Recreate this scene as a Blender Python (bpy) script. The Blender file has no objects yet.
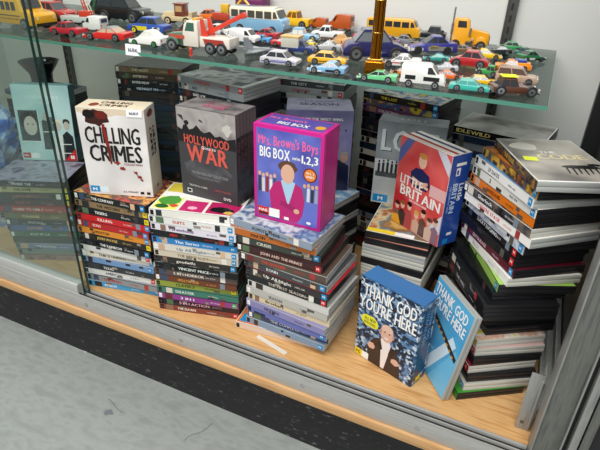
import bpy, bmesh, math, random
from mathutils import Vector, Matrix
R = math.radians
rng = random.Random(7)
scene = bpy.context.scene
COL = scene.collection

# ------------------------------------------------------------------ materials
_m = {}
def pbr(name, rgb, rough=.5, metal=0.0, spec=.5, coat=0.0):
    if name in _m: return _m[name]
    m = bpy.data.materials.new(name); m.use_nodes = True
    b = m.node_tree.nodes['Principled BSDF']
    b.inputs['Base Color'].default_value = (*rgb, 1)
    b.inputs['Roughness'].default_value = rough
    b.inputs['Metallic'].default_value = metal
    b.inputs['Specular IOR Level'].default_value = spec
    b.inputs['Coat Weight'].default_value = coat
    b.inputs['Coat Roughness'].default_value = .08
    _m[name] = m
    return m
def srgb(h):
    h = h.lstrip('#'); o = []
    for i in (0, 2, 4):
        c = int(h[i:i+2], 16)/255
        o.append(c/12.92 if c <= .04045 else ((c+.055)/1.055)**2.4)
    return tuple(o)
def ink(h): return pbr('print_'+h, srgb(h), .22, 0, .45)          # printed paper behind a glossy film
def card(h): return pbr('card_'+h, srgb(h), .38, 0, .4)           # laminated board
def paint(h): return pbr('paint_'+h, srgb(h), .28, 0, .5, .6)     # toy enamel
def noise_mat(name, cols, scale, rough=.3, detail=3, stretch=(1,1,1), bump=0, metal=0, kind='noise', sharp=False, seed=0.0, lo=.32, hi=.68):
    if name in _m: return _m[name]
    m = bpy.data.materials.new(name); m.use_nodes = True; nt = m.node_tree
    b = nt.nodes['Principled BSDF']; b.inputs['Roughness'].default_value = rough; b.inputs['Metallic'].default_value = metal
    tc = nt.nodes.new('ShaderNodeTexCoord'); mp = nt.nodes.new('ShaderNodeMapping')
    mp.inputs['Scale'].default_value = stretch; mp.inputs['Location'].default_value = (seed*3.1, seed*1.7, seed)
    nt.links.new(tc.outputs['Object'], mp.inputs['Vector'])
    if kind == 'noise':
        t = nt.nodes.new('ShaderNodeTexNoise'); t.inputs['Detail'].default_value = detail; out = t.outputs['Fac']
    else:
        t = nt.nodes.new('ShaderNodeTexVoronoi'); t.distance = 'CHEBYCHEV'
        sp = nt.nodes.new('ShaderNodeSeparateColor'); nt.links.new(t.outputs['Color'], sp.inputs[0]); out = sp.outputs[0]; lo, hi = .05, .95
    t.inputs['Scale'].default_value = scale
    nt.links.new(mp.outputs['Vector'], t.inputs['Vector'])
    cr = nt.nodes.new('ShaderNodeValToRGB'); cr.color_ramp.interpolation = 'CONSTANT' if sharp else 'LINEAR'
    n = len(cols)
    for i, h in enumerate(cols):
        p = lo+(hi-lo)*i/max(1, n-1 if not sharp else n)
        e = cr.color_ramp.elements[i] if i < 2 else cr.color_ramp.elements.new(p)
        e.position = p; e.color = (*(srgb(h) if isinstance(h, str) else h), 1)
    nt.links.new(out, cr.inputs['Fac']); nt.links.new(cr.outputs['Color'], b.inputs['Base Color'])
    if bump:
        bp = nt.nodes.new('ShaderNodeBump'); bp.inputs['Strength'].default_value = bump; bp.inputs['Distance'].default_value = .002
        nt.links.new(out, bp.inputs['Height']); nt.links.new(bp.outputs['Normal'], b.inputs['Normal'])
    _m[name] = m
    return m
def pic(*cols, scale=45, seed=None):
    s = seed if seed is not None else len(_m)*.37
    return noise_mat('picture_'+'_'.join(c.strip('#') for c in cols)+'_%d' % scale, cols, scale, .25, 2, seed=s)
def glass_mat(name, tint, gloss=1.0):
    m = bpy.data.materials.new(name); m.use_nodes = True; nt = m.node_tree
    nt.nodes.remove(nt.nodes['Principled BSDF'])
    tr = nt.nodes.new('ShaderNodeBsdfTransparent'); tr.inputs[0].default_value = (*tint, 1)
    gl = nt.nodes.new('ShaderNodeBsdfGlossy'); gl.inputs['Roughness'].default_value = .02
    lw = nt.nodes.new('ShaderNodeLayerWeight'); lw.inputs['Blend'].default_value = .5
    pw = nt.nodes.new('ShaderNodeMath'); pw.operation = 'POWER'; pw.inputs[1].default_value = 5
    fr = nt.nodes.new('ShaderNodeMath'); fr.operation = 'MULTIPLY_ADD'; fr.inputs[1].default_value = .9; fr.inputs[2].default_value = .035
    nt.links.new(lw.outputs['Facing'], pw.inputs[0]); nt.links.new(pw.outputs[0], fr.inputs[0])
    mu = nt.nodes.new('ShaderNodeMath'); mu.operation = 'MULTIPLY'; mu.inputs[1].default_value = gloss
    mx = nt.nodes.new('ShaderNodeMixShader')
    nt.links.new(fr.outputs[0], mu.inputs[0]); nt.links.new(mu.outputs[0], mx.inputs[0]); nt.links.new(tr.outputs[0], mx.inputs[1]); nt.links.new(gl.outputs[0], mx.inputs[2])
    nt.links.new(mx.outputs[0], nt.nodes['Material Output'].inputs[0])
    return m
ALU = noise_mat('brushed_aluminium', ['#a8a8a5', '#bcbcb8', '#b0b0ac'], 30, .45, 4, (.6, 12, 12), metal=.3)
ALU_V = noise_mat('vertical_brushed_aluminium', ['#8f918f', '#a9aaa7', '#9a9b98'], 26, .42, 3, (8, 8, .6), metal=.4)
ALU_D = noise_mat('grey_anodised_aluminium', ['#6e7070', '#84867f', '#757674'], 26, .42, 3, (8, 8, .6), metal=.55)
WOOD = noise_mat('pale_plywood', ['#bb8750', '#cd9d64', '#d8ad77', '#c49258'], 9, .45, 6, (1.2, 14, 10))
WOOD_LIP = noise_mat('birch_board_edge', ['#c2935f', '#d2a875', '#bd8a56'], 9, .5, 5, (1, 10, 26))
KICK = noise_mat('scuffed_black_board', ['#0c0c0d', '#121214', '#17181a', '#8a8a8a'], 150, .5, 10, (.4, 1, 1.4), lo=.3, hi=.80)
CONC = noise_mat('painted_grey_concrete', ['#8b908d', '#929794', '#999e9b', '#8e9390'], 22, .5, 14, (1, 2.2, 1), bump=.12)
PANEL = pbr('white_laminate_panel', srgb('#d6d8d4'), .22, 0, .5)
DARK = pbr('dark_gap', (.012, .012, .013), .6)
SLOT = pbr('slotted_steel', srgb('#6b6d6a'), .35, .8)
GLASS = glass_mat('clear_glass', (.62, .66, .65), .5); GLASS_D = glass_mat('door_glass', (.95, .985, .97), 1.6)
EDGE = pbr('green_glass_edge', srgb('#4f8a78'), .12, 0, .8)
EDGE_D = pbr('dark_green_glass_edge', srgb('#1c3a34'), .15, 0, .6)
PL = {'k': pbr('black_case_plastic', (.014, .014, .016), .3), 'c': pbr('clear_case_plastic', srgb('#a9aca9'), .28, 0, .5),
      'w': pbr('milky_case_plastic', srgb('#c3c3ba'), .3), 'g': pbr('grey_case_plastic', srgb('#4a4d50'), .3)}
RUB = pbr('toy_rubber', (.018, .018, .02), .55); CHROME = pbr('toy_chrome', srgb('#c9cbcc'), .18, .9)
GLS = pbr('toy_window', (.03, .035, .04), .08, 0, .7); GOLD = pbr('gold_trophy_foil', srgb('#b5731c'), .16, 1)
GOLD2 = pbr('gold_foil_seam', srgb('#e8b95c'), .2, 1)

# ------------------------------------------------------------------ glyphs: one flat mesh per letter
GL = {}
def glyphs():
    chars = "ABCDEFGHIJKLMNOPQRSTUVWXYZabcdefghijklmnopqrstuvwxyz0123456789&.'-,:"
    obs = []
    for bold in (0, 1):
        for ch in chars:
            cu = bpy.data.curves.new('g', 'FONT'); cu.body = ch; cu.resolution_u = 2; cu.offset = 0
            o = bpy.data.objects.new('g', cu); COL.objects.link(o); obs.append((bold, ch, o))
    dg = bpy.context.evaluated_depsgraph_get()
    for bold, ch, o in obs:
        me = bpy.data.meshes.new_from_object(o.evaluated_get(dg))
        vs = [(v.co.x, v.co.y) for v in me.vertices]; fs = [tuple(p.vertices) for p in me.polygons]
        x0 = min(v[0] for v in vs); x1 = max(v[0] for v in vs)
        GL[(bold, ch)] = ([(x-x0, y) for x, y in vs], fs, x1-x0)
        bpy.data.meshes.remove(me)
    for _, _, o in obs:
        cu = o.data; bpy.data.objects.remove(o); bpy.data.curves.remove(cu)
glyphs()
MQ = [(0,0),(.1,0),(.1,.69),(0,.69),(.54,0),(.64,0),(.64,.69),(.54,.69),(0,.69),(.1,.69),(.36,.27),(.28,.27),(.64,.69),(.36,.27),(.28,.27),(.54,.69)]
for bold in (0, 1): GL[(bold, 'M')] = (MQ, [(0,1,2,3),(4,5,6,7),(8,11,10,9),(12,15,14,13)], .64)

# ------------------------------------------------------------------ mesh builder
class MB:
    def __init__(s): s.v = []; s.f = []; s.mi = []; s.mats = []; s.sm = []
    def m(s, mat):
        if mat not in s.mats: s.mats.append(mat)
        return s.mats.index(mat)
    def add(s, vs, fs, mat, smooth=False):
        o = len(s.v); k = s.m(mat); s.v += [tuple(v) for v in vs]
        for f in fs: s.f.append(tuple(i+o for i in f)); s.mi.append(k); s.sm.append(smooth)
    def box(s, a, b, mat, ch=0.0, M=None):
        (x0, y0, z0), (x1, y1, z1) = a, b
        if ch <= 0:
            vs = [(x, y, z) for z in (z0, z1) for y in (y0, y1) for x in (x0, x1)]
            fs = [(0,2,3,1),(4,5,7,6),(0,1,5,4),(2,6,7,3),(0,4,6,2),(1,3,7,5)]
        else:
            bm = bmesh.new(); bmesh.ops.create_cube(bm, size=1)
            for v in bm.verts: v.co = Vector(((x0+x1)/2+v.co.x*(x1-x0), (y0+y1)/2+v.co.y*(y1-y0), (z0+z1)/2+v.co.z*(z1-z0)))
            bmesh.ops.bevel(bm, geom=bm.edges[:], offset=ch, segments=2, affect='EDGES', profile=.5)
            bm.verts.index_update(); vs = [tuple(v.co) for v in bm.verts]; fs = [tuple(v.index for v in f.verts) for f in bm.faces]; bm.free()
        if M is not None: vs = [tuple(M @ Vector(v)) for v in vs]
        s.add(vs, fs, mat, ch > 0)
    def prism(s, prof, y0, y1, mat, ch=0.0, taper=None, smooth=True):
        """profile in (x,z), extruded along y"""
        bm = bmesh.new()
        A = [bm.verts.new((x, y0, z)) for x, z in prof]; B = [bm.verts.new((x, y1, z)) for x, z in prof]
        n = len(prof); bm.faces.new(A); bm.faces.new(B[::-1])
        for i in range(n): bm.faces.new((A[i], B[i], B[(i+1) % n], A[(i+1) % n]))
        bmesh.ops.recalc_face_normals(bm, faces=bm.faces[:])
        if ch: bmesh.ops.bevel(bm, geom=bm.edges[:], offset=ch, segments=2, affect='EDGES', profile=.5, clamp_overlap=True)
        bm.verts.index_update()
        vs = [tuple(v.co) for v in bm.verts]
        if taper: ym = (y0+y1)/2; vs = [(x, ym+(y-ym)*taper(x, z), z) for x, y, z in vs]
        fs = [tuple(v.index for v in f.verts) for f in bm.faces]; bm.free()
        s.add(vs, fs, mat, smooth and ch > 0)
    def lathe(s, prof, mat, n=28, c=(0,0,0), smooth=True):
        vs = []; fs = []
        for r, z in prof:
            for i in range(n):
                a = 2*math.pi*i/n; vs.append((c[0]+r*math.cos(a), c[1]+r*math.sin(a), c[2]+z))
        for j in range(len(prof)-1):
            for i in range(n): fs.append((j*n+i, j*n+(i+1) % n, (j+1)*n+(i+1) % n, (j+1)*n+i))
        fs.append(tuple(range(n))[::-1]); fs.append(tuple((len(prof)-1)*n+i for i in range(n)))
        s.add(vs, fs, mat, smooth)
    def tube(s, p, q, r, mat, n=10):
        p, q = Vector(p), Vector(q); d = (q-p).normalized(); u = d.orthogonal().normalized(); w = d.cross(u)
        vs = []
        for c in (p, q):
            for i in range(n):
                a = 2*math.pi*i/n; vs.append(tuple(c+u*r*math.cos(a)+w*r*math.sin(a)))
        fs = [(i, (i+1) % n, n+(i+1) % n, n+i) for i in range(n)]+[tuple(range(n))[::-1], tuple(range(n, 2*n))]
        s.add(vs, fs, mat, True)
    def build(s, name, parent=None, loc=None):
        me = bpy.data.meshes.new(name); me.from_pydata(s.v, [], s.f)
        for m in s.mats: me.materials.append(m)
        me.polygons.foreach_set('material_index', s.mi); me.polygons.foreach_set('use_smooth', s.sm)
        me.update()
        if any(s.sm): me.set_sharp_from_angle(angle=R(35))
        return link(name, me, parent, loc)
def link(name, me, parent=None, loc=None):
    o = bpy.data.objects.new(name, me); COL.objects.link(o)
    if parent: o.parent = parent
    if loc: o.location = loc
    return o
def thing(name, label, cat, loc=(0,0,0), rz=0, group=None, rot=None):
    o = bpy.data.objects.new(name, None); COL.objects.link(o); o.empty_display_size = .02
    o.location = loc; o.rotation_euler = rot or (0, 0, rz); return tag(o, label, cat, group)
def tag(o, label, cat, group=None):
    o['label'] = label; o['category'] = cat
    if group: o['group'] = group
    return o
class Face:
    """flat printing on one face: millimetres from the face's lower left corner"""
    def __init__(s, mb, o, u, v):
        s.mb = mb; s.o = Vector(o); s.u = Vector(u).normalized(); s.v = Vector(v).normalized(); s.n = s.u.cross(s.v)
    def P(s, x, y, l): return tuple(s.o+s.u*(x*.001)+s.v*(y*.001)+s.n*(l*.00013))
    def poly(s, pts, mat, l=1): s.mb.add([s.P(x, y, l) for x, y in pts], [tuple(range(len(pts)))], mat)
    def rect(s, x0, y0, x1, y1, mat, l=1): s.poly([(x0,y0),(x1,y0),(x1,y1),(x0,y1)], mat, l)
    def oval(s, cx, cy, rx, ry, mat, l=1, n=20): s.poly([(cx+rx*math.cos(2*math.pi*i/n), cy+ry*math.sin(2*math.pi*i/n)) for i in range(n)], mat, l)
    def blob(s, cx, cy, rx, ry, mat, l=1, n=16, seed=1, j=.3):
        r = random.Random(seed); s.poly([(cx+rx*(1+j*(r.random()-.5))*math.cos(2*math.pi*i/n), cy+ry*(1+j*(r.random()-.5))*math.sin(2*math.pi*i/n)) for i in range(n)], mat, l)
    def text(s, t, x, y, h, w, mat, l=2, bold=1, slant=0, wave=0):
        """letters of cap height h fitted into width w from x,y"""
        adv = []; tot = 0
        for ch in t:
            g = GL.get((bold, ch)); a = (g[2]+(.11 if bold else .07)) if g else .3
            adv.append((ch, tot)); tot += a
        tot = max(tot-.07, .1); k = h/.7; kx = w/tot
        for i, (ch, a) in enumerate(adv):
            g = GL.get((bold, ch))
            if not g: continue
            dy = wave*math.sin(i*1.9)*h
            for ox, oy, ol in (((-.034, -.008, 0), (0, .008, .4), (.034, -.008, .8)) if bold else ((0, 0, 0),)):
                s.mb.add([s.P(x+(a+vx+ox)*kx+slant*vy*k, y+(vy+oy)*k+dy, l+ol) for vx, vy in g[0]], g[1], mat)
W_, K_, RED = ink('#f2f2ee'), ink('#0b0b0d'), ink('#c21f24')
RATE = {'b': ink('#1e8cc8'), 'y': ink('#f0d21e'), 'r': ink('#d42a2e'), 'g': ink('#3aa548')}

# ------------------------------------------------------------------ camera
cam = bpy.data.cameras.new('camera'); co = bpy.data.objects.new('camera', cam); COL.objects.link(co)
cam.sensor_width = 36; cam.lens = 36*511.787/600; cam.clip_start = .01
rt, up, fw = (Vector(v) for v in ((.9051883, .4240630, .0283685), (-.2261397, .4240434, .8769538), (-.3598542, .8002236, -.4797366)))
M = Matrix((rt, up, -fw)).transposed().to_4x4(); M.translation = Vector((.308408, -.706929, .739748)); co.matrix_world = M
scene.camera = co

# ------------------------------------------------------------------ the room's floor and the cabinet
FZ = -.222
mb = MB(); mb.add([(-3,-2.5,FZ),(2.5,-2.5,FZ),(2.5,1.2,FZ),(-3,1.2,FZ)], [(0,1,2,3)], CONC)
crk = pbr('floor_crack', srgb('#70757a'), .6)
pat = noise_mat('worn_paint_patch', ['#a9aeab', '#b8bcb8', '#c6c9c4'], 20, .55, 4)
rg = random.Random(3)
def crack(x, y, a, n, w=.0012):
    L = []; Rr = []
    for i in range(n):
        L.append((x-w*math.sin(a), y+w*math.cos(a), FZ+.0003)); Rr.append((x+w*math.sin(a), y-w*math.cos(a), FZ+.0003))
        a += rg.uniform(-.5, .5); st = rg.uniform(.006, .016); x += st*math.cos(a); y += st*math.sin(a)
    mb.add(L+Rr[::-1], [(i, i+1, 2*n-2-i, 2*n-1-i) for i in range(n-1)], crk)
for c in ((-.19,-.05,-1.5,8), (-.16,-.13,-1.2,6), (-.06,-.11,-2.0,7), (-.45,-.1,-.4,6), (-.02,-.19,-2.2,6)): crack(*c)
for px, py, s in ((-.42,-.13,.012),(-.05,-.10,.012),(-.02,-.085,.009),(-.17,.0,.006),(-.62,.0,.01),(-.2,-.2,.015)):
    n = 11; mb.add([(px+s*(.6+.6*rg.random())*math.cos(6.283*i/n), py+s*(.4+.5*rg.random())*math.sin(6.283*i/n), FZ+.0004) for i in range(n)], [tuple(range(n))], rg.choice((crk, pat)))
fl = mb.build('floor'); fl['kind'] = 'structure'

XL, XR, YB, ZT = -1.62, .475, .70, 1.25
cab = thing('display_cabinet', 'aluminium framed shop display cabinet with plywood base and sliding glass doors', 'cabinet', (0,0,FZ))
def part(mbx, name, parent=cab, label=None):
    o = mbx.build(name, parent); o.location = (0, 0, -FZ) if parent is cab else (0,0,0)
    if label: o['label'] = label
    return o
mb = MB(); mb.box((XL, -.036, -.064), (XR+.4, .0, -.0425), WOOD_LIP, .0015); mb.box((XL, 0, -.064), (XR+.4, YB+.02, 0), WOOD); part(mb, 'base_board')
mb = MB(); mb.box((XL, -.004, FZ), (XR+.4, .01, -.0642), KICK); mb.box((XL, .6, FZ), (XR+.4, .64, -.0642), KICK); part(mb, 'plinth', label='scuffed black kickboard')
mb = MB(); yt = -.030
mb.box((XL, yt, -.042), (XR-.045, -.0008, -.006), ALU, .0008)
for y0, y1 in ((-.030,-.0275), (-.0185,-.0155), (-.0065,-.0008)): mb.box((XL, y0, -.0062), (XR-.045, y1, -.0005), ALU)
for y0, y1 in ((-.0275,-.0185), (-.0155,-.0065)): mb.add([(XL,y0,-.0058),(XR-.045,y0,-.0058),(XR-.045,y1,-.0058),(XL,y1,-.0058)], [(0,1,2,3)], DARK)
tr = part(mb, 'bottom_track')
for sx in (-.272, -.545, .02, .25):
    mb = MB(); n = 14
    vs = [(sx, yt-.0016, -.025)]+[(sx+.0052*math.cos(6.283*i/n), yt-.0004, -.025+.0052*math.sin(6.283*i/n)) for i in range(n)]
    mb.add(vs, [(0, 1+(i+1) % n, 1+i) for i in range(n)], CHROME, True); part(mb, 'screw', tr)
mb = MB(); mb.box((XL, YB, 0), (XR, YB+.016, ZT), PANEL); part(mb, 'back_panel')
mb = MB(); mb.box((XR, .02, 0), (XR+.012, YB, ZT), pbr('grey_side_panel', srgb('#4a4b4a'), .3)); part(mb, 'side_panel')
mb = MB(); mb.box((XL-.01, .0, 0), (XL, YB, ZT), PANEL); part(mb, 'end_panel')
mb = MB()                                                    # side rail on the floor, then the front corner post with its grooves
mb.box((.437, .05, .0003), (.447, YB-.04, .02), ALU_V, .001); mb.box((.447, .05, .0003), (.473, YB-.04, .006), ALU_V, .001); mb.box((.462, .05, .006), (.473, YB-.04, .026), ALU_V, .001); part(mb, 'side_rail'); mb = MB()
mb.box((.431, -.032, -.042), (.4335, .014, ZT), ALU_V, .0006); mb.box((.4335, -.026, -.042), (.470, .014, ZT), ALU_D, .001)
mb.box((.470, -.032, -.042), (.4725, .014, ZT), ALU_V, .0006); mb.box((.4725, -.020, -.042), (.480, .014, ZT), DARK)
mb.box((.480, -.034, -.042), (.491, .014, ZT), ALU_V, .0012); mb.box((.491, -.022, -.042), (.4945, .014, ZT), DARK)
mb.box((.4945, -.030, -.042), (.507, .014, ZT), ALU_D, .001); mb.box((.507, -.024, -.042), (.70, .014, ZT), DARK)
part(mb, 'corner_post')
mb = MB(); mb.box((.437, YB-.03, 0), (.475, YB, ZT), pbr('dark_post', srgb('#3a3c3d'), .4, .5), .002); part(mb, 'rear_post')
mb = MB(); mb.box((.407, .030, 0.0003), (.429, .033, .13), ALU_V, .0005); mb.box((.427, .033, .0003), (.429, .06, .13), ALU_V)
mb.tube((.427, .0275, .012), (.427, .0275, .12), .0028, ALU_V); mb.tube((.4155, .030, .018), (.4155, .0285, .018), .003, SLOT)
part(mb, 'door_stop_plate', label='flat aluminium plate inside the right post')
for sx in (.212, -1.27):
    mb = MB(); mb.box((sx-.012, YB-.016, 0), (sx-.008, YB, ZT), SLOT); mb.box((sx+.008, YB-.016, 0), (sx+.012, YB, ZT), SLOT); mb.box((sx-.008, YB-.013, 0), (sx+.008, YB, ZT), SLOT)
    z = .02
    while z < ZT-.05: mb.box((sx-.0028, YB-.0135, z), (sx+.0028, YB-.0125, z+.016), DARK); z += .026
    st = part(mb, 'shelf_standard')
    mb = MB(); mb.prism([(0,0)], 0, 0, SLOT) if False else None
    bl = .46 if sx > 0 else .5
    pts = [(YB-.016, .532), (YB-bl, .532), (YB-bl, .524), (YB-.016, .485)]
    mb.add([(sx-.002, y, z) for y, z in pts]+[(sx+.002, y, z) for y, z in pts], [(0,1,2,3), (7,6,5,4), (0,4,5,1), (1,5,6,2), (2,6,7,3), (3,7,4,0)], SLOT)
    part(mb, 'shelf_bracket', st)
def pane(name, x0, x1, y0, y1, z0, z1):
    mb = MB(); mb.box((x0, y0, z0), (x1-.0006, y1, z1), GLASS_D); o = part(mb, name)
    e = MB(); e.box((x1-.0006, y0-.0003, z0), (x1+.0006, y1+.0003, z1), EDGE_D); part(e, 'polished_edge', o)
    c = MB(); c.box((x0, y0-.0035, z0-.004), (x1-.016, y1+.0035, z0+.024), pbr('door_channel_aluminium', srgb('#c2c3c0'), .35, .3), .0008); c.box((x0, y0-.0038, z0-.0052), (x1-.016, y1+.0038, z0-.0042), DARK); part(c, 'door_channel', o)
pane('glass_door', XL, -.551, -.025, -.020, .0005, 1.2); pane('glass_door', XL, -.549, -.0135, -.0085, .0005, 1.2)

mb = MB(); SX1, SY0, SY1, SZ = .329, .131, YB-.018, .54
mb.box((XL+.02, SY0+.0008, SZ-.0065), (SX1-.0008, SY1, SZ), GLASS)
sh = mb.build('glass_shelf'); tag(sh, 'clear glass shelf with green edge crowded with toy vehicles', 'shelf')
e = MB(); e.box((XL+.02, SY0, SZ-.0065), (SX1, SY0+.0008, SZ), EDGE); e.box((SX1-.0008, SY0+.0008, SZ-.0065), (SX1, SY1, SZ), EDGE); e.build('green_edge', sh)

# ------------------------------------------------------------------ DVD cases
L0, W0 = .190, .135
_case = {}
def case_mesh(t, p, L, W):
    k = (round(t, 5), p, L, W)
    if k not in _case:
        b = MB(); m = PL[p]; h = t
        b.box((0, 0, 0), (L, W, h*.47), m, .0011); b.box((0, 0, h*.53), (L, W, h), m, .0011)
        b.box((.001, .0006, h*.4), (L-.001, W-.0014, h*.6), m)
        b.box((L*.42, W-.002, h*.2), (L*.58, W-.0006, h*.8), m)       # thumb notch lip
        o = b.build('plastic_shell'); _case[k] = o.data; bpy.data.objects.remove(o)
    return _case[k]
def dvd(label, group, loc, yaw, t, p, bg, title='', tc='#f2f2ee', rate='b', cover=None, extra=None, L=L0, W=W0, rot=None, detail=True, bold=1):
    root = thing('dvd_case', label, 'DVD', loc, yaw, group, rot)
    link('plastic_shell', case_mesh(t, p, L, W), root)
    b = MB(); h = t*1000; Lm, Wm = L*1000, W*1000
    m = bg if not isinstance(bg, str) else ink(bg)
    f = Face(b, (0, 0, 0), (1,0,0), (0,0,1)); f.rect(.6, .7, Lm-.6, h-.7, m, 1)
    cm = cover or m
    top = Face(b, (0, 0, t), (1,0,0), (0,1,0)); top.rect(.6, .8, Lm-.8, Wm-2.2, cm if not callable(cm) else W_, 1)
    bot = Face(b, (0, W, 0), (1,0,0), (0,-1,0)); bot.rect(.8, 2.2, Lm-.8, Wm-.8, m, 1)
    if callable(cm): cm(top)
    if detail:
        r = random.Random(label)
        f.rect(3, 2.4, 10.5, h-2.6, K_ if r.random() < .6 or not title else W_, 2)
        if r.random() < .75: x = r.uniform(13, 24); f.rect(x, 1.2, x+r.uniform(9, 20), h-1.2, ink(r.choice(('#8a6a58','#3b4c66','#c9a98c','#6b2a2a','#20262e','#d8d2c4','#56704f') if title else ('#3a2e28','#26303c','#4a3a30','#3c2020','#20262e','#55524a'))), 2)
        if title:
            w = min(92, 5.4*len(title)); x = 42+r.uniform(0, 16)
            f.text(title, x, h*.30, h*.40, w, ink(tc), 3, bold)
        for q in range(3):
            if r.random() < .6: x = r.uniform(14, 160); y = r.choice((1.2, h*.55)); f.rect(x, y, x+r.uniform(5, 16), y+h*.36, ink(r.choice(('#3c3a3a','#5a5650','#8f8a80','#2a2c30','#6d5a4c') if title else ('#26282b','#34302c'))), 2.4)
        if r.random() < .5: x = r.uniform(146, 156); f.rect(x, 1.2, x+11, h-1.2, ink(r.choice(('#7d8894','#d7b48f','#2a2d34','#a33a3a','#e2e0d8') if title else ('#2a2d34','#4a3230','#5a5650'))), 2)
        if rate in RATE:
            f.rect(Lm-15, 2, Lm-4.5, h-2.2, RATE[rate], 3); f.text('M' if rate != 'y' else 'PG', Lm-12.5, h*.36, h*.3, 5, W_ if rate != 'y' else K_, 4)
    if extra: extra(f)
    if detail and title:
        f.text('dvd video', 3.4, h*.4, h*.14, 6, W_ if bg == '#ffffff' else ink('#9a9a9a'), 4, 0); r2 = random.Random(label+'s')
        x = r2.uniform(112, 128); f.text(r2.choice(('THE COMPLETE', 'SPECIAL EDITION', 'FIRST SEASON', 'A FILM', 'SERIES ONE')), x, h*.36, h*.2, 22, ink(tc), 3, 0)
    b.build('paper_sleeve', root)
    return root
ORD = ['topmost','second','third','fourth','fifth','sixth','seventh','eighth','ninth','tenth','eleventh','twelfth','thirteenth','fourteenth','fifteenth','sixteenth','seventeenth','eighteenth','nineteenth','twentieth','twenty-first','twenty-second','twenty-third','twenty-fourth','twenty-fifth','twenty-sixth','twenty-seventh','twenty-eighth','twenty-ninth','thirtieth','thirty-first']
def lerp_keys(keys, z):
    if z <= keys[0][0]: return keys[0][1:]
    for a, b in zip(keys, keys[1:]):
        if z <= b[0]:
            k = (z-a[0])/(b[0]-a[0]); return tuple(a[i]+(b[i]-a[i])*k for i in (1,2,3))
    return keys[-1][1:]
def stack(where, group, H, keys, rows, corner='L', L=L0, jit=(.0012, .9), W=W0, detail=True, seed=1, extra0=None):
    """rows from the top down: (colour words, plastic, spine, title, title colour, rating, cover)"""
    n = len(rows); t = H/n-.0001; r = random.Random(seed)
    for i in range(n):
        row = rows[n-1-i]; z = i*H/n+.0002
        x, y, a = lerp_keys(keys, z); a += r.uniform(-1, 1)*jit[1]; a = R(a)
        x += r.uniform(-1, 1)*jit[0]; y += r.uniform(0, 1)*jit[0]
        if corner == 'R': x -= L*math.cos(a); y -= L*math.sin(a)
        w, p, bg, ti, tc, ra, cv = (list(row)+['', '#f2f2ee', 'b', None])[:7] if len(row) < 7 else row
        o = ORD[n-1-i]
        dvd('%s DVD case, %s %s' % (w, o if o == 'topmost' else o+' from top', where), group, (x, y, z), a, t, p, bg, ti, tc, ra, cv, L=L, W=W, detail=detail, extra=extra0 if i == n-1 else None)
    return H
def fill(n, seed):
    r = random.Random(seed); out = []
    opts = [('black spined','#141416','#d8d8d0'),('dark grey spined','#2b2e33','#c9c9c4'),('dark brown spined','#3a2a22','#d8b98a'),('dark blue spined','#1d2a44','#cfd8e6'),('dark red spined','#581a1c','#e0c8b8'),('grey spined','#70757a','#101012'),('black spined','#0e0f10','#b08a4a'),('pale spined','#b9b5a8','#3a3a3a')]
    for i in range(n):
        w, b, tc = r.choice(opts); ti = ''.join(r.choice('ILTEHMOANRS') for _ in range(0))
        out.append((w, 'k' if r.random() < .8 else 'c', b, ti, tc, r.choice('bbyr-'), None))
    return out
def cv(*c, scale=30): return pic(*c, scale=scale)

# stack under the white crime box
S1 = [('black spined red covered','k','#17181b','THE COMPANY','#e8e8e0','b',cv('#1b1c20','#b8452e','#2a2c33','#e0a04a','#8d1f1f')),
 ('brown spined','k','#8a7252','THE WESTERN','#1d1712','y',None), ('black spined white lettered','k','#1e1f22','TIGERS','#efefe8','y',None),
 ('bright red spined','k','#c52225','KILLING','#f5e3d8','b',None), ('red spined','k','#b51f24','BONO','#f3d9c8','b',None),
 ('orange and dark spined','k','#d88a2a','HOUSTON','#2a1408','b',None), ('dark brown spined','k','#2b2620','JOHN WAYNE','#d9b765','y',None),
 ('black spined','k','#15161a','THE RAINBOW','#e9e9e4','b',None), ('white and black spined','k','#d4d4cf','','#222222','r',None),
 ('cream spined','c','#dcd6c6','THIS IS HUMAN','#3d3a33','b',None), ('pale blue spined','c','#6f93bd','','#ffffff','b',None),
 ('dark grey spined','k','#33363a','TEXAS','#e7e7e2','-',None), ('white spined','c','#d9dad6','AMERICAN','#2e3b54','r',None),
 ('mixed grey and red spined','k','#8a8f92','THE FINAL','#b3262a','-',None), ('sky blue spined','c','#3b9ad0','APOLLO','#f4f6f8','b',None)]
stack('under white crime box', 'DVD cases under the white crime box', .2485, [(0,-.5755,.010,11),(.08,-.580,.012,9),(.15,-.570,.012,7),(.2,-.568,.013,5),(.25,-.577,.016,5)], S1, seed=2, jit=(.003, 1.8))

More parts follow.
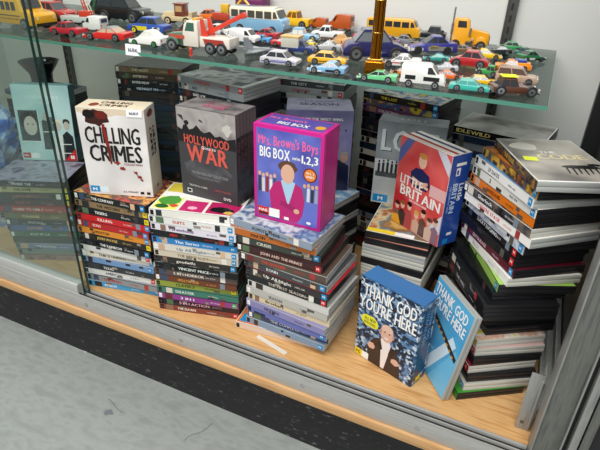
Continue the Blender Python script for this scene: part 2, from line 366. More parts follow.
def comic(t):
    t.rect(2, 2, 187, 132, ink('#eceade'), 2)
    t.rect(4, 4, 55, 60, ink('#e7e86a'), 3); t.blob(30, 45, 24, 22, ink('#4f9a3a'), 4, seed=4); t.blob(22, 16, 16, 9, ink('#2c5f2a'), 5, seed=8); t.blob(46, 22, 9, 7, ink('#d84a3a'), 5, seed=2)
    t.rect(62, 4, 112, 52, ink('#c42a6a'), 3); t.blob(86, 20, 10, 7, ink('#efb6cc'), 4, seed=5)
    t.rect(118, 5, 184, 56, ink('#b81f5d'), 3); t.blob(148, 24, 25, 12, ink('#141414'), 4, seed=6); t.blob(165, 14, 10, 7, ink('#d8b45a'), 5, seed=7)
    t.rect(4, 64, 184, 84, ink('#f4f2ec'), 3); t.rect(4, 86, 90, 130, ink('#d6c341'), 3); t.rect(94, 86, 184, 130, ink('#3a4a9a'), 3)
S2 = [('white comic covered','c','#e6e4da','','#222222','-',comic), ('white spined','c','#e3e3df','SUITS','#c3202a','b',None),
 ('white and purple spined','c','#dfdbe4','Parenthood','#5a2f7a','b',None), ('black spined red lettered','k','#17181c','MEN','#d23030','b',None),
 ('bright blue spined','c','#2f7fc0','The Series','#eaf2f8','b',None), ('cream spined','c','#d9d3c8','Up All Night','#7a8b9a','b',None),
 ('beige spined','c','#cfc4ae','THE MENTALIST','#85735a','b',None), ('charcoal spined','k','#2e2a28','goodwife','#efe7de','b',None),
 ('black spined pale covered','k','#101214','VINCENT PRICE','#dfe8df','-',cv('#e5e5df','#161616','#9aa08f')), ('grey brown spined','k','#5a4a44','5 IN 1 HORROR','#e9e0d4','-',None),
 ('brown orange spined','k','#6b3b22','HOLLYWOOD','#e0a44a','-',None), ('yellow green spined','k','#8f9a3c','CLASSICS','#22260e','y',None),
 ('teal green spined','k','#3f7a68','DISASTER','#e4efe6','-',None), ('purple spined','k','#8c3f8a','3 IN 1','#f1e2f0','g',None),
 ('black pink spined','k','#2b1f28','5 IN 1 ACTION','#e4a9bd','-',None), ('red white spined','k','#7c3a34','THE DAWN','#efe4dc','r',None)]
stack('under grey war box', 'DVD cases under the grey war box', .260, [(0,-.362,.014,15.5),(.09,-.364,.012,13),(.12,-.358,.012,13.5),(.235,-.359,.012,10),(.25,-.352,.010,19)], S2, seed=3, jit=(.0025, 1.6))

S3 = [('blue grey covered','c','#8b98a8','ALMOST THERE','#20304a','-',cv('#9fb0c4','#3f5f8e','#cdd3d8','#6f7f93')), ('orange brown spined','c','#b8672a','MARTIN','#1a120c','-',None),
 ('dark green grey spined','k','#3b423c','CRISIS','#d9d6c8','b',None), ('dark maroon spined','k','#3f2222','JOHN AND THE PRINCE','#d9b9a9','r',None),
 ('dull brown spined','c','#5b4a40','THE BORDER','#cf4a3a','-',None), ('slate grey spined','c','#44474a','RONIN','#d6d8d4','b',None),
 ('red topped dark spined','k','#35302e','Up All Night','#e4e0d8','b',cv('#b3222a','#c8343a')), ('black spined','c','#1f2124','THE FIRST SEASON','#c6b8a6','r',None),
 ('near white spined','c','#cfcdc6','','#333333','-',None), ('pale grey spined','c','#b8b6ae','SEASON','#4a4a4a','-',None),
 ('cream and tan spined','w','#d8c6a4','Brothers','#2c221a','-',None), ('lilac and orange spined','c','#8a86b4','SISTERS','#2d2950','-',None),
 ('violet blue spined','c','#6a72b0','','#ffffff','b',None), ('dark blue spined','c','#3a4564','THE COMPLETE','#c9cfe0','-',None),
 ('blue grey spined','c','#7c93ad','','#ffffff','b',None)]
def orange_base(t):
    t.rect(2, 2, 186, 60, ink('#dc7a33'), 2); t.rect(8, 6, 30, 34, RATE['b'], 3); t.rect(62, 4, 92, 26, ink('#e7b23c'), 3)
    for i in range(4): t.rect(100+17*i, 6, 113+17*i, 20, ink(('#d6cfc2','#4b4038','#e4ded2','#7a3326')[i]), 3)
S3.append(('orange covered clear','c','#d8c3b0','','#ffffff','r',orange_base))
stack('under magenta box', 'DVD cases under the magenta box', .262, [(0,-.172,.036,6),(.015,-.150,.046,-2),(.07,-.147,.045,-5),(.125,-.147,.045,-6),(.16,-.149,.045,-5),(.185,-.161,.041,-2.4),(.2,-.172,.045,-2.5),(.22,-.180,.049,1),(.238,-.190,.050,-3),(.262,-.193,.066,-10)], S3, seed=4, jit=(.003, 1.8))

S0 = [('lilac grey covered','k','#24252b','WHERE THE','#c9c6d0','-',cv('#7d7890','#a5a2b4','#575468')), ('pale yellow spined','k','#b0a878','THE HOME','#26241c','y',None),
 ('dark grey spined','k','#3a3a3a','DIRTY PRETTY','#b06a5a','y',None), ('dark brown spined','k','#382c2a','ARMY OF','#a54a3a','y',None),
 ('red spined','k','#a8322c','I USED TO ONLY','#e9d8c8','b',None), ('olive spined','k','#6f6238','PARADISE','#d9c98a','b',None),
 ('black spined','k','#25262a','DRACULA','#b9b9b4','-',None), ('blue and orange spined','k','#3f5f94','CAPTAIN','#d99a4a','-',None),
 ('green spined','k','#3c5f45','FOX ST LA','#c9d9c4','-',None), ('dark green spined','k','#2c3a34','','#c9c9c9','-',None),
 ('silver blue spined','c','#7787a8','THE ROYALE','#e2e6f0','-',None), ('grey green spined','k','#7f9188','','#222222','-',None),
 ('pinkish grey spined','k','#9c7f7a','COLD WAR','#2c2224','-',None)]
stack('of far left stack behind glass door', 'DVD cases behind the glass door', .215, [(0,-.812,.012,24),(.09,-.825,.012,26),(.12,-.845,.012,24),(.2,-.862,.014,25)], S0, seed=5, jit=(.003, 2))

def gold_cover(t):
    t.rect(2, 2, 187, 132, cv('#caa564','#8a5f2a','#6a7f86','#d9c08a','#a8542a', scale=22), 2)
    t.rect(172, 0.9, 186, 60, RATE['y'], 3); t.rect(172, 60, 186, 100, W_, 3)
S4 = [('gold painting covered','k','#e0a08c','','#ffffff','-',gold_cover), ('dark topped clear','k','#d98f7c','','#ffffff','-',None), ('clear','c','#c9bfae','','#ffffff','-',None), ('milky clear','w','#b9b3a6','','#ffffff','-',None), ('black','k','#181818','','#ffffff','-',None), ('milky','w','#d0cabc','','#ffffff','-',None),
 ('pale','w','#c4bcae','','#ffffff','-',None), ('grey clear','c','#8a8a88','','#ffffff','-',None)]+fill(6, 41)
stack('under leaning red box', 'DVD cases under the leaning red box', .2185, [(0,.050,.205,-90),(.12,.046,.203,-94),(.17,.046,.203,-90),(.22,.050,.206,-84)], S4, corner='R', seed=6)

def gode_cover(t):
    t.rect(2, 2, 187, 132, cv('#8e8a80','#b4aea2','#5e5c58', scale=9), 2)
    c = Face(t.mb, t.P(190, 0, 0), (0, 1, 0), (-1, 0, 0))
    c.text('THE', 50, 118, 10, 28, W_, 4); c.text('CODE', 40, 92, 22, 78, ink('#e6d8a8'), 4)
    c.blob(34, 150, 22, 20, ink('#dcd6ca'), 3, seed=11); c.blob(92, 60, 30, 8, K_, 3, seed=3); c.blob(118, 70, 12, 5, K_, 4, seed=9)
    for q in range(7): c.poly([(66+9*q, 60), (70+9*q, 60), (64+9*q, 32-5*(q % 2)), (62+9*q, 32-5*(q % 2))], K_, 4)
    c.poly([(12, 84), (34, 80), (37, 98), (15, 102)], ink('#e4f02a'), 6)
def code_spine(): return cv('#3b2f24','#6a5436','#26221e','#a8823a')
S5 = [('dark gold spined grey covered','c',code_spine(),'THE CODE','#e2b542','-',gode_cover), ('yellow brown spined','k',cv('#6b4a2a','#d9a52a','#3a2a22','#b5603a'),'','#ffffff','b',cv('#c8762a','#7a4a2a')),
 ('white spined black lettered','c','#ecebe6','27 DATE','#1a1f33','b',cv('#3a7ab8','#5d93c4')), ('plain white spined','k','#dedcd4','2','#1a1a1a','b',None), ('orange spined','k','#d8731c','GANGLAND','#5a1f0a','-',None),
 ('black picture spined','w',cv('#191a1f','#44444a','#7a6a5a','#101014'),'Sherlock','#e8e8e4','-',None), ('white spined pink lettered','c','#efece6','CENTRE STAGE','#d2435c','-',None),
 ('blue silver spined','k',cv('#8fa3c0','#d8d8d4','#3d5f94'),'','#ffffff','b',None), ('black spined white lettered','k','#101114','LUCKY LUCIANO','#f0f0ec','r',None), ('black spined','k','#16161a','','#cccccc','r',None),
 ('maroon spined','k','#5a1526','ENTOURAGE','#e6c9ce','b',None), ('white spined','w','#eceae2','PILOT','#b8a8a8','-',None), ('lime green and white spined','k','#9cc45a','','#222222','b',None), ('black thick','k','#121315','','#bbbbbb','-',None),
 ('black','k','#1a1b1e','ROME','#d9d9d4','-',None), ('black dusty','k','#22232a','THE WIRE','#c9cbd0','-',None), ('dark blue black','k','#1c2740','BONES','#dfe5ee','-',None), ('black plain','k','#17181a','','#bbbbbb','-',None),
 ('black clear edged','k','#202124','','#bbbbbb','-',None), ('yellow and pink covered','w','#d0cabc','','#222222','y',cv('#e7dccb','#d9a58a','#efe9df','#e5d23a')), ('milky pink','w','#c9a7a0','','#222222','r',None), ('black','k','#1a1a1e','','#cccccc','-',None),
 ('milky clear','w','#8f2f3a','','#ffffff','r',None), ('black','k','#17181c','','#cccccc','-',None), ('milky','w','#b5b2a8','','#222222','b',None), ('black green spined','k','#3f8f2f','E','#f2f2ee','-',None)]
stack('of twisted right tower', 'DVD cases in the twisted right tower', .445, [(0,.304,.043,-55),(.025,.312,.060,-55),(.1,.314,.080,-57),(.116,.314,.080,-57),(.121,.324,.108,-53),(.165,.324,.106,-60),(.172,.312,.068,-62),(.188,.312,.072,-60),(.20,.318,.088,-58),(.218,.322,.094,-67),(.252,.343,.091,-55),(.29,.341,.100,-52),(.32,.353,.080,-50),(.36,.351,.085,-52),(.40,.345,.080,-57),(.42,.342,.075,-60),(.435,.340,.062,-68)], S5, corner='R', seed=7, L=.192, jit=(.003, 3))

S6 = [('blue white topped','c','#5f8fb8','','#ffffff','-',cv('#dfe4e8','#5f9ac8','#b8c4cc')), ('black','k','#18191c','','#d8c24a','-',None), ('black yellow edged','k','#1b1b1e','','#d8c24a','-',cv('#d0b84a','#e3d28a')), ('clear grey','c','#8f9294','','#222222','-',None), ('black','k','#141518','','#cccccc','-',None), ('black','k','#1d1e20','','#cccccc','-',None), ('clear','c','#9a9c9c','','#222222','-',None)]+fill(7, 61)
stack('under purple box', 'DVD cases under the purple box', .222, [(0,-.240,.297,-14),(.22,-.243,.297,-16)], S6, seed=8)

def pale_top(t): t.rect(2, 2, 187, 132, cv('#9a9da0','#5b6066','#c4c6c4','#3c4148', scale=14), 2)
A = [('tan spined','k','#7a6a48','THE NIGHT','#d9cfae','-',cv('#26231f','#3d362c','#1b1a19')), ('brown spined','k','#4a3a2c','ANTIBODY','#e8dcc4','r',None), ('black spined white lettered','k','#15161a','INTERVIEW','#f0f0ea','-',None), ('black spined blue lettered','k','#14171f','MIDNIGHT FM','#cfe0f4','b',None), ('brown black spined','k','#2e2620','','#cccccc','-',None)]
for i in range(22):
    a, b = rng.choice((('teal labelled black','#17262a'), ('black spined','#131416'), ('charcoal spined','#22252a'), ('dark blue spined','#18283c'))); A.append((a, 'k', b, '', '#9fc4c4', rng.choice('bb-'), None))
stack('of stack behind white crime box', 'DVD cases behind the white crime box', .442, [(0,-.73,.365,13),(.43,-.735,.363,15)], A, seed=9)
B = [('clear dark covered','c','#8b8f92','HOMICIDES','#c22a2a','r',pale_top), ('silver spined','c','#9aa0a2','BAD','#20242a','-',None), ('dark spined white lettered','k','#25282c','BAD JOB','#e9e9e4','-',None), ('black spined','k','#181a1c','GOOD WIFE','#d9d9d4','-',None), ('gold brown spined','k','#5a452a','','#d8b46a','-',cv('#8a7a5a','#b09a6a')), ('grey spined','c','#83888a','','#222222','r',None)]+fill(24, 71)
stack('of stack behind grey war box', 'DVD cases behind the grey war box', .468, [(0,-.46,.285,-9),(.468,-.458,.272,-9)], B, seed=10, L=.2)
Fk = [('grey black spined','k','#4a4d50','THE CITY','#e4e4e0','-',pale_top), ('silver spined red lettered','c','#a4a8aa','COUNTDOWN','#b3262a','r',None), ('white spined','c','#c4c6c4','','#222222','-',None), ('black spined','k','#17181a','','#d8d8d0','-',None), ('grey spined','k','#6b7074','THE SHIELD','#e9e9e4','b',None)]+fill(23, 81)
stack('of rear stack behind purple box', 'DVD cases behind the purple box', .440, [(0,-.31,.47,5),(.44,-.31,.47,5)], Fk, seed=11)
Cc = [('black and yellow spined','k','#2a2620','THE LAST','#e0c33a','b',cv('#d9c02a','#3a6aa8','#e8e2d2','#1c1c1c')), ('yellow edged spined','k',cv('#d8bf2c','#7a4a5a','#2a4a7a','#c9b13a'),'','#ffffff','b',None), ('purple spined','k','#6a3a5a','COLLECTION','#e4d2de','-',cv('#5a2f4f','#8a5a7a')), ('black spined','k','#17171a','','#d8d8d0','-',None), ('plum spined','k','#3a2430','','#d8c8d0','-',None)]+fill(22, 91)
stack('of stack behind tall grey box', 'DVD cases behind the tall grey box', .432, [(0,-.07,.50,-12),(.432,-.075,.50,-12)], Cc, seed=12, L=.2)
def idle_cover(t): t.rect(2, 2, 187, 132, cv('#8f8c86','#b5b1aa','#6a6763', scale=12), 2)
Dd = [('black spined gold lettered','k','#131210','','#e0c878','-',idle_cover)]+fill(25, 101)
def idle_title(f): f.text('IDLEWILD', 8, 4, 8, 74, ink('#e0c878'), 4)
stack('of stack behind right tower', 'DVD cases behind the right tower', .402, [(0,.162,.43,-10),(.41,.160,.428,-11)], Dd, seed=13, extra0=idle_title)
stack('under black bowl', 'DVD cases under the black bowl', .334, [(0,-1.15,.325,4),(.36,-1.15,.325,4)], fill(23, 111), seed=14, detail=False)

# ------------------------------------------------------------------ box sets
def box_set(label, loc, yaw, w, h, d, base, tilt=0, group='DVD box sets standing on the stacks'):
    r = thing('dvd_box_set', label, 'DVD box set', loc, 0, group, (R(tilt), 0, R(yaw)))
    b = MB(); b.box((0, 0, 0), (w, d, h), base, .0012); b.build('slipcase', r)
    return r
def faces(r, w, h, d):
    f, s, t = MB(), MB(), MB()
    return (f, Face(f, (0,-.0001,0), (1,0,0), (0,0,1))), (s, Face(s, (w+.0001,0,0), (0,1,0), (0,0,1))), (t, Face(t, (0,0,h+.0001), (1,0,0), (0,1,0)))
def done(r, fm, sm, tm):
    fm.build('front_print', r)
    if sm.v: sm.build('side_print', r)
    if tm.v: tm.build('top_print', r)

# white crime box
w, h, d = .142, .193, .060
r = box_set('white box set titled in black capitals with a blood-red blade', (-.527,.026,.2490), 20, w, h, d, card('#e2ddd4'))
(fm, f), (sm, s), (tm, t) = faces(r, w, h, d)
f.rect(1, 1, 141, 192, pic('#dedbd8','#ebe9e6','#d3d0ce', scale=7), 1); f.poly([(1,192),(1,183),(20,178),(40,170),(64,174),(84,180),(110,178),(141,184),(141,192)], card('#d9c9b0'), 2)
f.blob(38, 172, 26, 17, ink('#3a1a16'), 3, seed=5, j=.5); f.blob(26, 180, 14, 9, ink('#120c0b'), 4, seed=8); f.blob(52, 178, 12, 9, ink('#6a1f18'), 4, seed=3)
f.text('CHILLING', 12, 119, 35, 116, ink('#1b1917'), 5); f.text('CRIMES', 16, 79, 36, 112, ink('#1b1917'), 5); f.text('COLLECTION', 86, 72, 4, 40, ink('#8a2a22'), 5)
f.poly([(50,160),(56,160),(62,100),(60,72),(57,74),(54,110)], ink('#8a2018'), 6); f.poly([(55,112),(59,112),(61,76),(59,72)], ink('#4a2a22'), 7)
for x, y, a, sd in ((72,76,6,2), (82,64,6,3), (110,56,4,4), (116,46,5,5), (121,40,3,6)): f.blob(x, y, a, a*.7, ink('#8f2a22'), 6, seed=sd, j=.7)
f.poly([(104,60),(107,59),(124,38),(121,36)], ink('#6a5a52'), 5)
f.rect(3, 6, 24, 20, RATE['b'], 4); f.text('M', 9, 9, 7, 9, W_, 5); f.rect(25, 6, 44, 20, ink('#d8e8f0'), 4); f.text('A R. STEWART', 76, 8, 4, 34, K_, 4); f.rect(114, 6, 122, 12, K_, 4); f.rect(128, 6, 136, 12, K_, 4)
s.rect(1, 1, 59, 192, card('#d9d4ca'), 1)
sv = Face(sm, s.P(20, 180, 0), (0,0,-1), (0,1,0)); sv.text('CHILLING', 30, 14, 12, 62, K_, 4); sv.text('CRIMES', 30, -3, 12, 62, K_, 4)
s.blob(30, 180, 16, 8, ink('#7a2a20'), 3, seed=4); s.rect(28, 14, 36, 20, K_, 3)
t.rect(1, 1, 141, 59, card('#dccfb4'), 1); t.text('CHILLING', 40, 32, 14, 66, ink('#4a1a12'), 3); t.text('CRIMES', 44, 12, 14, 60, ink('#3a1a12'), 3); t.blob(30, 22, 10, 12, ink('#8a3a2a'), 2, seed=6)
done(r, fm, sm, tm)
def tag_paper(label, num, loc, rot, w=.026, h=.017):
    o = MB(); o.box((-w/2, -.0002, 0), (w/2, .0002, h), pbr('tag_paper', srgb('#efeff0'), .6)); fc = Face(o, (-w/2, -.00025, 0), (1,0,0), (0,0,1)); fc.text(num, w*1000*.2, h*1000*.32, h*1000*.33, w*1000*.6, ink('#3a4058'), 2)
    ob = o.build('price_tag'); ob.location = loc; ob.rotation_euler = rot; tag(ob, label, 'price tag', 'white paper price tags')
a20 = R(20)
tag_paper('white paper price tag 1687 stuck over the white crime box edge', '1687', (-.527+.122*math.cos(a20)+.0016*math.sin(a20), .026+.122*math.sin(a20)-.0016*math.cos(a20), .4265), (R(-4), 0, a20), .032, .0155)
tag_paper('white paper price tag 1686 hanging on the glass shelf edge', '1686', (-.452, .1295, .5325), (R(-6), 0, R(6)), .036, .022)

# grey war box
w, h, d = .140, .193, .078
r = box_set('dark grey war box set with a red stencilled title and battlefield', (-.337,.104,.2602), -.5, w, h, d, card('#4a4748'))
(fm, f), (sm, s), (tm, t) = faces(r, w, h, d)
f.rect(.5, .5, 139.5, 192.5, card('#3f3f42'), 1); f.rect(.5, 136, 139.5, 192.5, pic('#8b8783','#a9a4a0','#6f6b6a', scale=18), 2)
f.poly([(1,120),(1,150),(12,146),(16,156),(24,158),(30,148),(40,152),(48,160),(58,150),(66,146),(80,152),(92,142),(104,146),(118,140),(139,146),(139,120)], ink('#1d1c1e'), 3)
f.blob(24, 162, 6, 5, ink('#1d1c1e'), 4, seed=4); f.poly([(2,176),(18,164),(14,176)], ink('#2c2a2c'), 4); f.poly([(54,170),(64,166),(62,171),(56,173)], ink('#3a383a'), 4); f.blob(120, 160, 10, 12, ink('#c2bdb8'), 3, seed=2, j=.5)
f.text('HOLLYWOOD', 16, 120, 18, 108, ink('#d0564a'), 6); f.text('WAR', 22, 82, 36, 98, ink('#d45a4c'), 6); f.text('Goes to', 58, 112, 7, 34, W_, 7, 0)
f.blob(70, 66, 60, 22, pic('#2c2c30','#55555a','#3a3a3e', scale=20), 2, seed=9); f.text('THE FIGHTING FILM COLLECTION', 28, 54, 6, 90, ink('#8a8a8c'), 4); f.text('REACH THE FOX', 46, 46, 3.5, 50, ink('#77777a'), 4)
f.text('THEATRICAL CLASSIC', 20, 24, 4, 46, ink('#c8c8c8'), 4); f.text('GREAT WAR EPIC', 84, 24, 4, 40, ink('#b05a52'), 4)
f.rect(14, 8, 26, 17, ink('#d9d9d9'), 3); f.rect(16, 9.5, 24, 15.5, K_, 4); f.text('DVD', 106, 8, 6, 18, W_, 4)
s.rect(.5, .5, 77.5, 192.5, card('#3a393b'), 1); s.rect(.5, 146, 77.5, 192.5, card('#6a6867'), 2)
for i in range(6):
    x = 3+12.3*i; s.rect(x, 2, x+10.6, 191, pic('#2a2a2d','#4a4a4d','#3a3839', scale=30), 3); s.rect(x, 148, x+10.6, 191, ink('#77716e'), 4)
    vv = Face(sm, s.P(x+3, 140, 0), (0,0,-1), (0,1,0)); vv.text(('THE DEEP','BRAVE','PATROL','SQUAD','ATTACK','BRIDGE')[i], 0, 0, 5, 62, ink('#8d5a54'), 5, 0); s.rect(x+10.7, 1, x+12.1, 192, DARK, 4)
t.rect(.5, .5, 139.5, 77.5, pic('#6e6668','#8d8585','#4d484a', scale=16), 1); t.text('WAR', 46, 18, 20, 56, ink('#c04a72'), 3); t.text('HOLLYWOOD', 46, 42, 9, 56, ink('#b84a6a'), 3)
done(r, fm, sm, tm)

# magenta box
w, h, d = .142, .193, .072
r = box_set('magenta and violet box set with white and pink comedy title', (-.1455,.0800,.2622), 0, w, h, d, card('#c31f86'))
(fm, f), (sm, s), (tm, t) = faces(r, w, h, d)
f.rect(7, 7, 135, 186, pic('#4a4aa8','#6a74c8','#3f3f96', scale=10), 1)
f.text("Mrs. Brown's Boys", 11, 156, 19, 120, ink('#e86aa8'), 4, 1, 0, .08); f.text('BIG BOX', 14, 132, 20, 62, W_, 4); f.text('series', 81, 136, 7, 16, W_, 4); f.text('1,2,3', 100, 133, 15, 32, W_, 4, 1, 0, .06)
for i in range(5): f.rect(10+8*i, 60, 16+8*i, 92-3*(i % 2), ink(('#3a3a4a','#d9d0c8','#8a3030','#e4e0da','#40506a')[i]), 2); f.oval(13+8*i, 97-3*(i % 2), 3.2, 4.4, ink('#d9ab90'), 3)
for i in range(4): f.rect(104+8*i, 58, 110+8*i, 84+2*(i % 2), ink(('#5a6a94','#cfd4de','#30343c','#9aa0b4')[i]), 2); f.oval(107+8*i, 89+2*(i % 2), 3.2, 4.2, ink('#d5a88c'), 3)
f.poly([(38,24),(34,64),(44,84),(58,90),(74,74),(88,90),(102,82),(108,56),(104,26),(94,8),(58,8)], ink('#b8236f'), 4)
f.poly([(58,90),(66,94),(80,94),(88,90),(80,60),(74,40)], ink('#a9cbe4'), 5); f.oval(72, 106, 14, 19, ink('#dcae94'), 6); f.blob(72, 119, 19, 13, ink('#5e4234'), 5, seed=2, j=.15); f.poly([(56,40),(88,30),(90,40),(60,50)], ink('#a01e62'), 6); f.oval(92, 33, 6, 5, ink('#dcae94'), 7)
f.oval(117, 112, 14, 14, ink('#7a1f2f'), 3); f.oval(117, 112, 11.5, 11.5, ink('#e0842a'), 4); f.text('ALL 3', 109, 114, 4, 16, W_, 5); f.text('SERIES', 109, 107, 4, 16, W_, 5)
f.rect(9, 10, 56, 28, W_, 6); f.rect(9, 10, 33, 28, ink('#d1252c'), 7); f.text('MA15', 11, 18, 6, 19, W_, 8); f.rect(11, 12, 31, 16, ink('#2a0a0a'), 8); f.rect(66, 10, 76, 16, W_, 5); f.oval(118, 14, 5, 3, W_, 5)
s.rect(5, 5, 67, 188, ink('#c9248c'), 1); s.rect(2, 2, 6, 190, ink('#df57a8'), 2)
t.rect(8, 8, 134, 66, ink('#5a4aa6'), 1); t.text("Mrs. Brown's", 12, 40, 13, 76, ink('#e86aa8'), 3); t.text('BIG BOX', 40, 16, 14, 62, W_, 3); t.oval(122, 28, 10, 10, ink('#e0a42a'), 3)
done(r, fm, sm, tm)

# purple box behind
w, h, d = .152, .195, .100
r = box_set('large purple photo box set behind the magenta box', (-.188,.303,.2224), 25, w, h, d, card('#8a84a8'))
(fm, f), (sm, s), (tm, t) = faces(r, w, h, d)
f.rect(.5, .5, 151.5, 194.5, pic('#8a86b0','#6f6c9a','#a6a2c2', scale=8), 1); f.text('FROM THE WEST WING', 32, 172, 6, 96, W_, 3); f.text('THE COMPLETE COLLECTION', 44, 161, 4, 74, W_, 3)
for i in range(9): f.oval(16+15*i, 150, 2.2, 2.6, ink('#2a2740'), 3)
f.blob(66, 118, 22, 24, ink('#d9b98a'), 3, seed=3, j=.2); f.oval(66, 110, 12, 16, ink('#e0b79c'), 4); f.poly([(36,20),(40,84),(66,96),(92,84),(92,20)], ink('#2c3358'), 3)
f.oval(110, 100, 12, 15, ink('#caa088'), 4); f.blob(110, 112, 13, 8, ink('#2a221e'), 5, seed=7, j=.2); f.poly([(88,4),(90,76),(110,86),(134,74),(142,4)], ink('#23284a'), 4); f.poly([(104,84),(114,84),(110,50)], W_, 5)
f.oval(136, 84, 9, 12, ink('#c09a86'), 5); f.blob(136, 95, 9, 5, ink('#9a9692'), 6, seed=5); f.poly([(124,2),(126,62),(136,72),(148,64),(150,2)], ink('#1d2140'), 5)
s.rect(.5, .5, 99.5, 194.5, pic('#5d5a7c','#49476a','#757294', scale=9), 1); s.rect(10, 20, 26, 150, ink('#8a5a6a'), 2)
t.rect(.5, .5, 151.5, 99.5, pic('#9a96b6','#b2aec8','#7d7a9c', scale=9), 1); t.text('SEASON', 30, 40, 20, 90, ink('#5d5980'), 3); t.text('THE WHOLE', 40, 70, 8, 70, ink('#5d5980'), 3)
done(r, fm, sm, tm)

# grey island box
w, h, d = .146, .195, .058
r = box_set('tall grey box set with large embossed silver title', (.014,.345,.2188), 7, w, h, d, card('#7d8488'))
(fm, f), (sm, s), (tm, t) = faces(r, w, h, d)
f.rect(.5, 106, 145.5, 194.5, pic('#a2a9ac','#747b80','#8d9498', scale=10), 1); f.rect(.5, .5, 145.5, 108, pic('#d0d4d4','#b6bcbe','#c4c9ca', scale=9), 2)
f.text('LOST', 14, 128, 48, 120, ink('#3f4549'), 3); f.text('LOST', 12, 130, 48, 120, ink('#c3cacd'), 4)
for i in range(14): f.rect(8+9.6*i, 76, 13.5+9.6*i, 98+((i*7) % 5), ink('#20262a'), 3); f.oval(10.7+9.6*i, 102+((i*7) % 5), 2.2, 3, ink('#20262a'), 4)
f.rect(4, 66, 142, 78, ink('#4a5458'), 2); f.text('THE COMPLETE SEASON', 60, 52, 5, 60, ink('#4a5458'), 4); f.rect(4, 4, 38, 22, RATE['b'], 4); f.text('M', 16, 8, 9, 11, W_, 5)
s.rect(.5, .5, 57.5, 194.5, pic('#5e666a','#474e52', scale=9), 1)
t.rect(.5, .5, 145.5, 57.5, pic('#747c80','#8b9296','#5f676b', scale=9), 1); t.text('LOST', 46, 18, 18, 58, ink('#aab2b4'), 3)
done(r, fm, sm, tm)

# red comedy box (three cases in an open-topped slipcase)
w, h, d = .138, .193, .052
r = box_set('red box set with blue side and open top showing three cases', (.0825,.280,.2192), -33, w, h, d, card('#d8d2ca'))
(fm, f), (sm, s), (tm, t) = faces(r, w, h, d)
f.rect(.5, .5, 137.5, 192.5, pic('#c8383a','#d8605c','#b52a30', scale=9), 1); f.poly([(80,1),(137,70),(137,30),(112,1)], ink('#cdd0da'), 2); f.poly([(100,192),(137,150),(137,176),(122,192)], ink('#c9ccd6'), 2); f.poly([(1,130),(40,192),(20,192),(1,165)], ink('#5a6aa0'), 2); f.poly([(96,120),(137,120),(137,96),(96,96)], ink('#d9aaa8'), 2)
f.poly([(42,104),(40,128),(52,140),(70,142),(90,134),(96,112),(88,100),(56,100)], ink('#232a54'), 4); f.oval(68, 158, 11, 15, ink('#e2b79c'), 5); f.blob(68, 169, 11, 6, ink('#c98a4a'), 6, seed=2, j=.15); f.poly([(46,120),(92,110),(90,104),(46,112)], ink('#dcae94'), 5); f.poly([(48,108),(88,120),(90,114),(50,103)], ink('#d6a68c'), 6)
f.text('LITTLE', 14, 96, 20, 64, ink('#e9e6e0'), 7); f.text('BRITAIN', 18, 72, 22, 112, ink('#e9e6e0'), 7); f.text('THE COMPLETE SERIES', 46, 65, 4, 50, W_, 7)
for i, (x, y, c) in enumerate(((14,34,'#7a5a4a'), (30,40,'#3a2a2a'), (50,44,'#a8474a'), (72,34,'#c9a08a'), (90,44,'#5a3a34'), (108,34,'#d2b09a'), (124,40,'#8a6a7a'))):
    f.poly([(x-9,2),(x-10,y-8),(x,y),(x+10,y-8),(x+9,2)], ink(c), 3+i % 2); f.oval(x, y+8, 6, 8, ink('#dcb09a'), 5); f.blob(x, y+14, 7, 5, ink(('#3a2418','#8a5a2a','#1c1412','#c9a04a','#2a1a14','#5a4030','#6a3a2a')[i]), 6, seed=i)
f.poly([(1,1),(30,1),(20,22),(1,18)], ink('#e0a02a'), 6)
s.rect(.5, .5, 51.5, 192.5, ink('#24489a'), 1)
sv = Face(sm, s.P(12, 130, 0), (0,0,-1), (0,1,0)); sv.text('Little', -2, 19, 13, 36, W_, 4); sv.text('BRITAIN', -4, 2, 13, 62, ink('#bcd0ee'), 4); sv.text('THE COMPLETE SERIES', 0, -5, 4, 56, ink('#9fb6dc'), 4)
s.rect(14, 170, 40, 176, W_, 3); s.rect(16, 150, 27, 166, ink('#dfe6f2'), 3); s.text('1', 19, 153, 9, 4, ink('#24489a'), 4); s.rect(12, 4, 26, 15, RATE['b'], 3); s.rect(20, 22, 34, 28, W_, 3)
for i, c in enumerate(('#e6d6cc','#a83a3e','#f0ece6','#38456f','#efe9e2')): t.rect(2, 2+9.6*i, 136, 10.4+9.6*i, ink(c), 1+i % 2)
done(r, fm, sm, tm)

# blue box on the floor
w, h, d = .138, .193, .048
BLUEPIC = noise_mat('photo_grid_print', ['#1a2436','#7f9dbd','#2f4a70','#c4d2de','#1c2a42','#5c82aa'], 150, .3, 0, kind='vor', sharp=True, stretch=(1, 1, 1.2))
r = box_set('blue box set with bold white title and bald suited man', (.0865,.0825,.0003), -19.4, w, h, d, card('#2f6296'), group='blue DVD releases on the cabinet floor')
(fm, f), (sm, s), (tm, t) = faces(r, w, h, d)
f.rect(.5, .5, 137.5, 192.5, BLUEPIC, 1)
f.text("THANK GOD", 11, 152, 27, 118, ink('#10182a'), 5); f.text("YOU'RE HERE", 3, 122, 27, 130, ink('#10182a'), 5); f.text("THANK GOD", 10, 153.5, 27, 118, W_, 6); f.text("YOU'RE HERE", 2, 123.5, 27, 130, W_, 6)
f.blob(30, 98, 21, 14, ink('#e8e23a'), 4, seed=3, j=.25); f.text('ALL NEW', 17, 99, 7, 27, ink('#5a5f20'), 5); f.text('EPISODES', 17, 90, 6, 27, ink('#5a5f20'), 5)
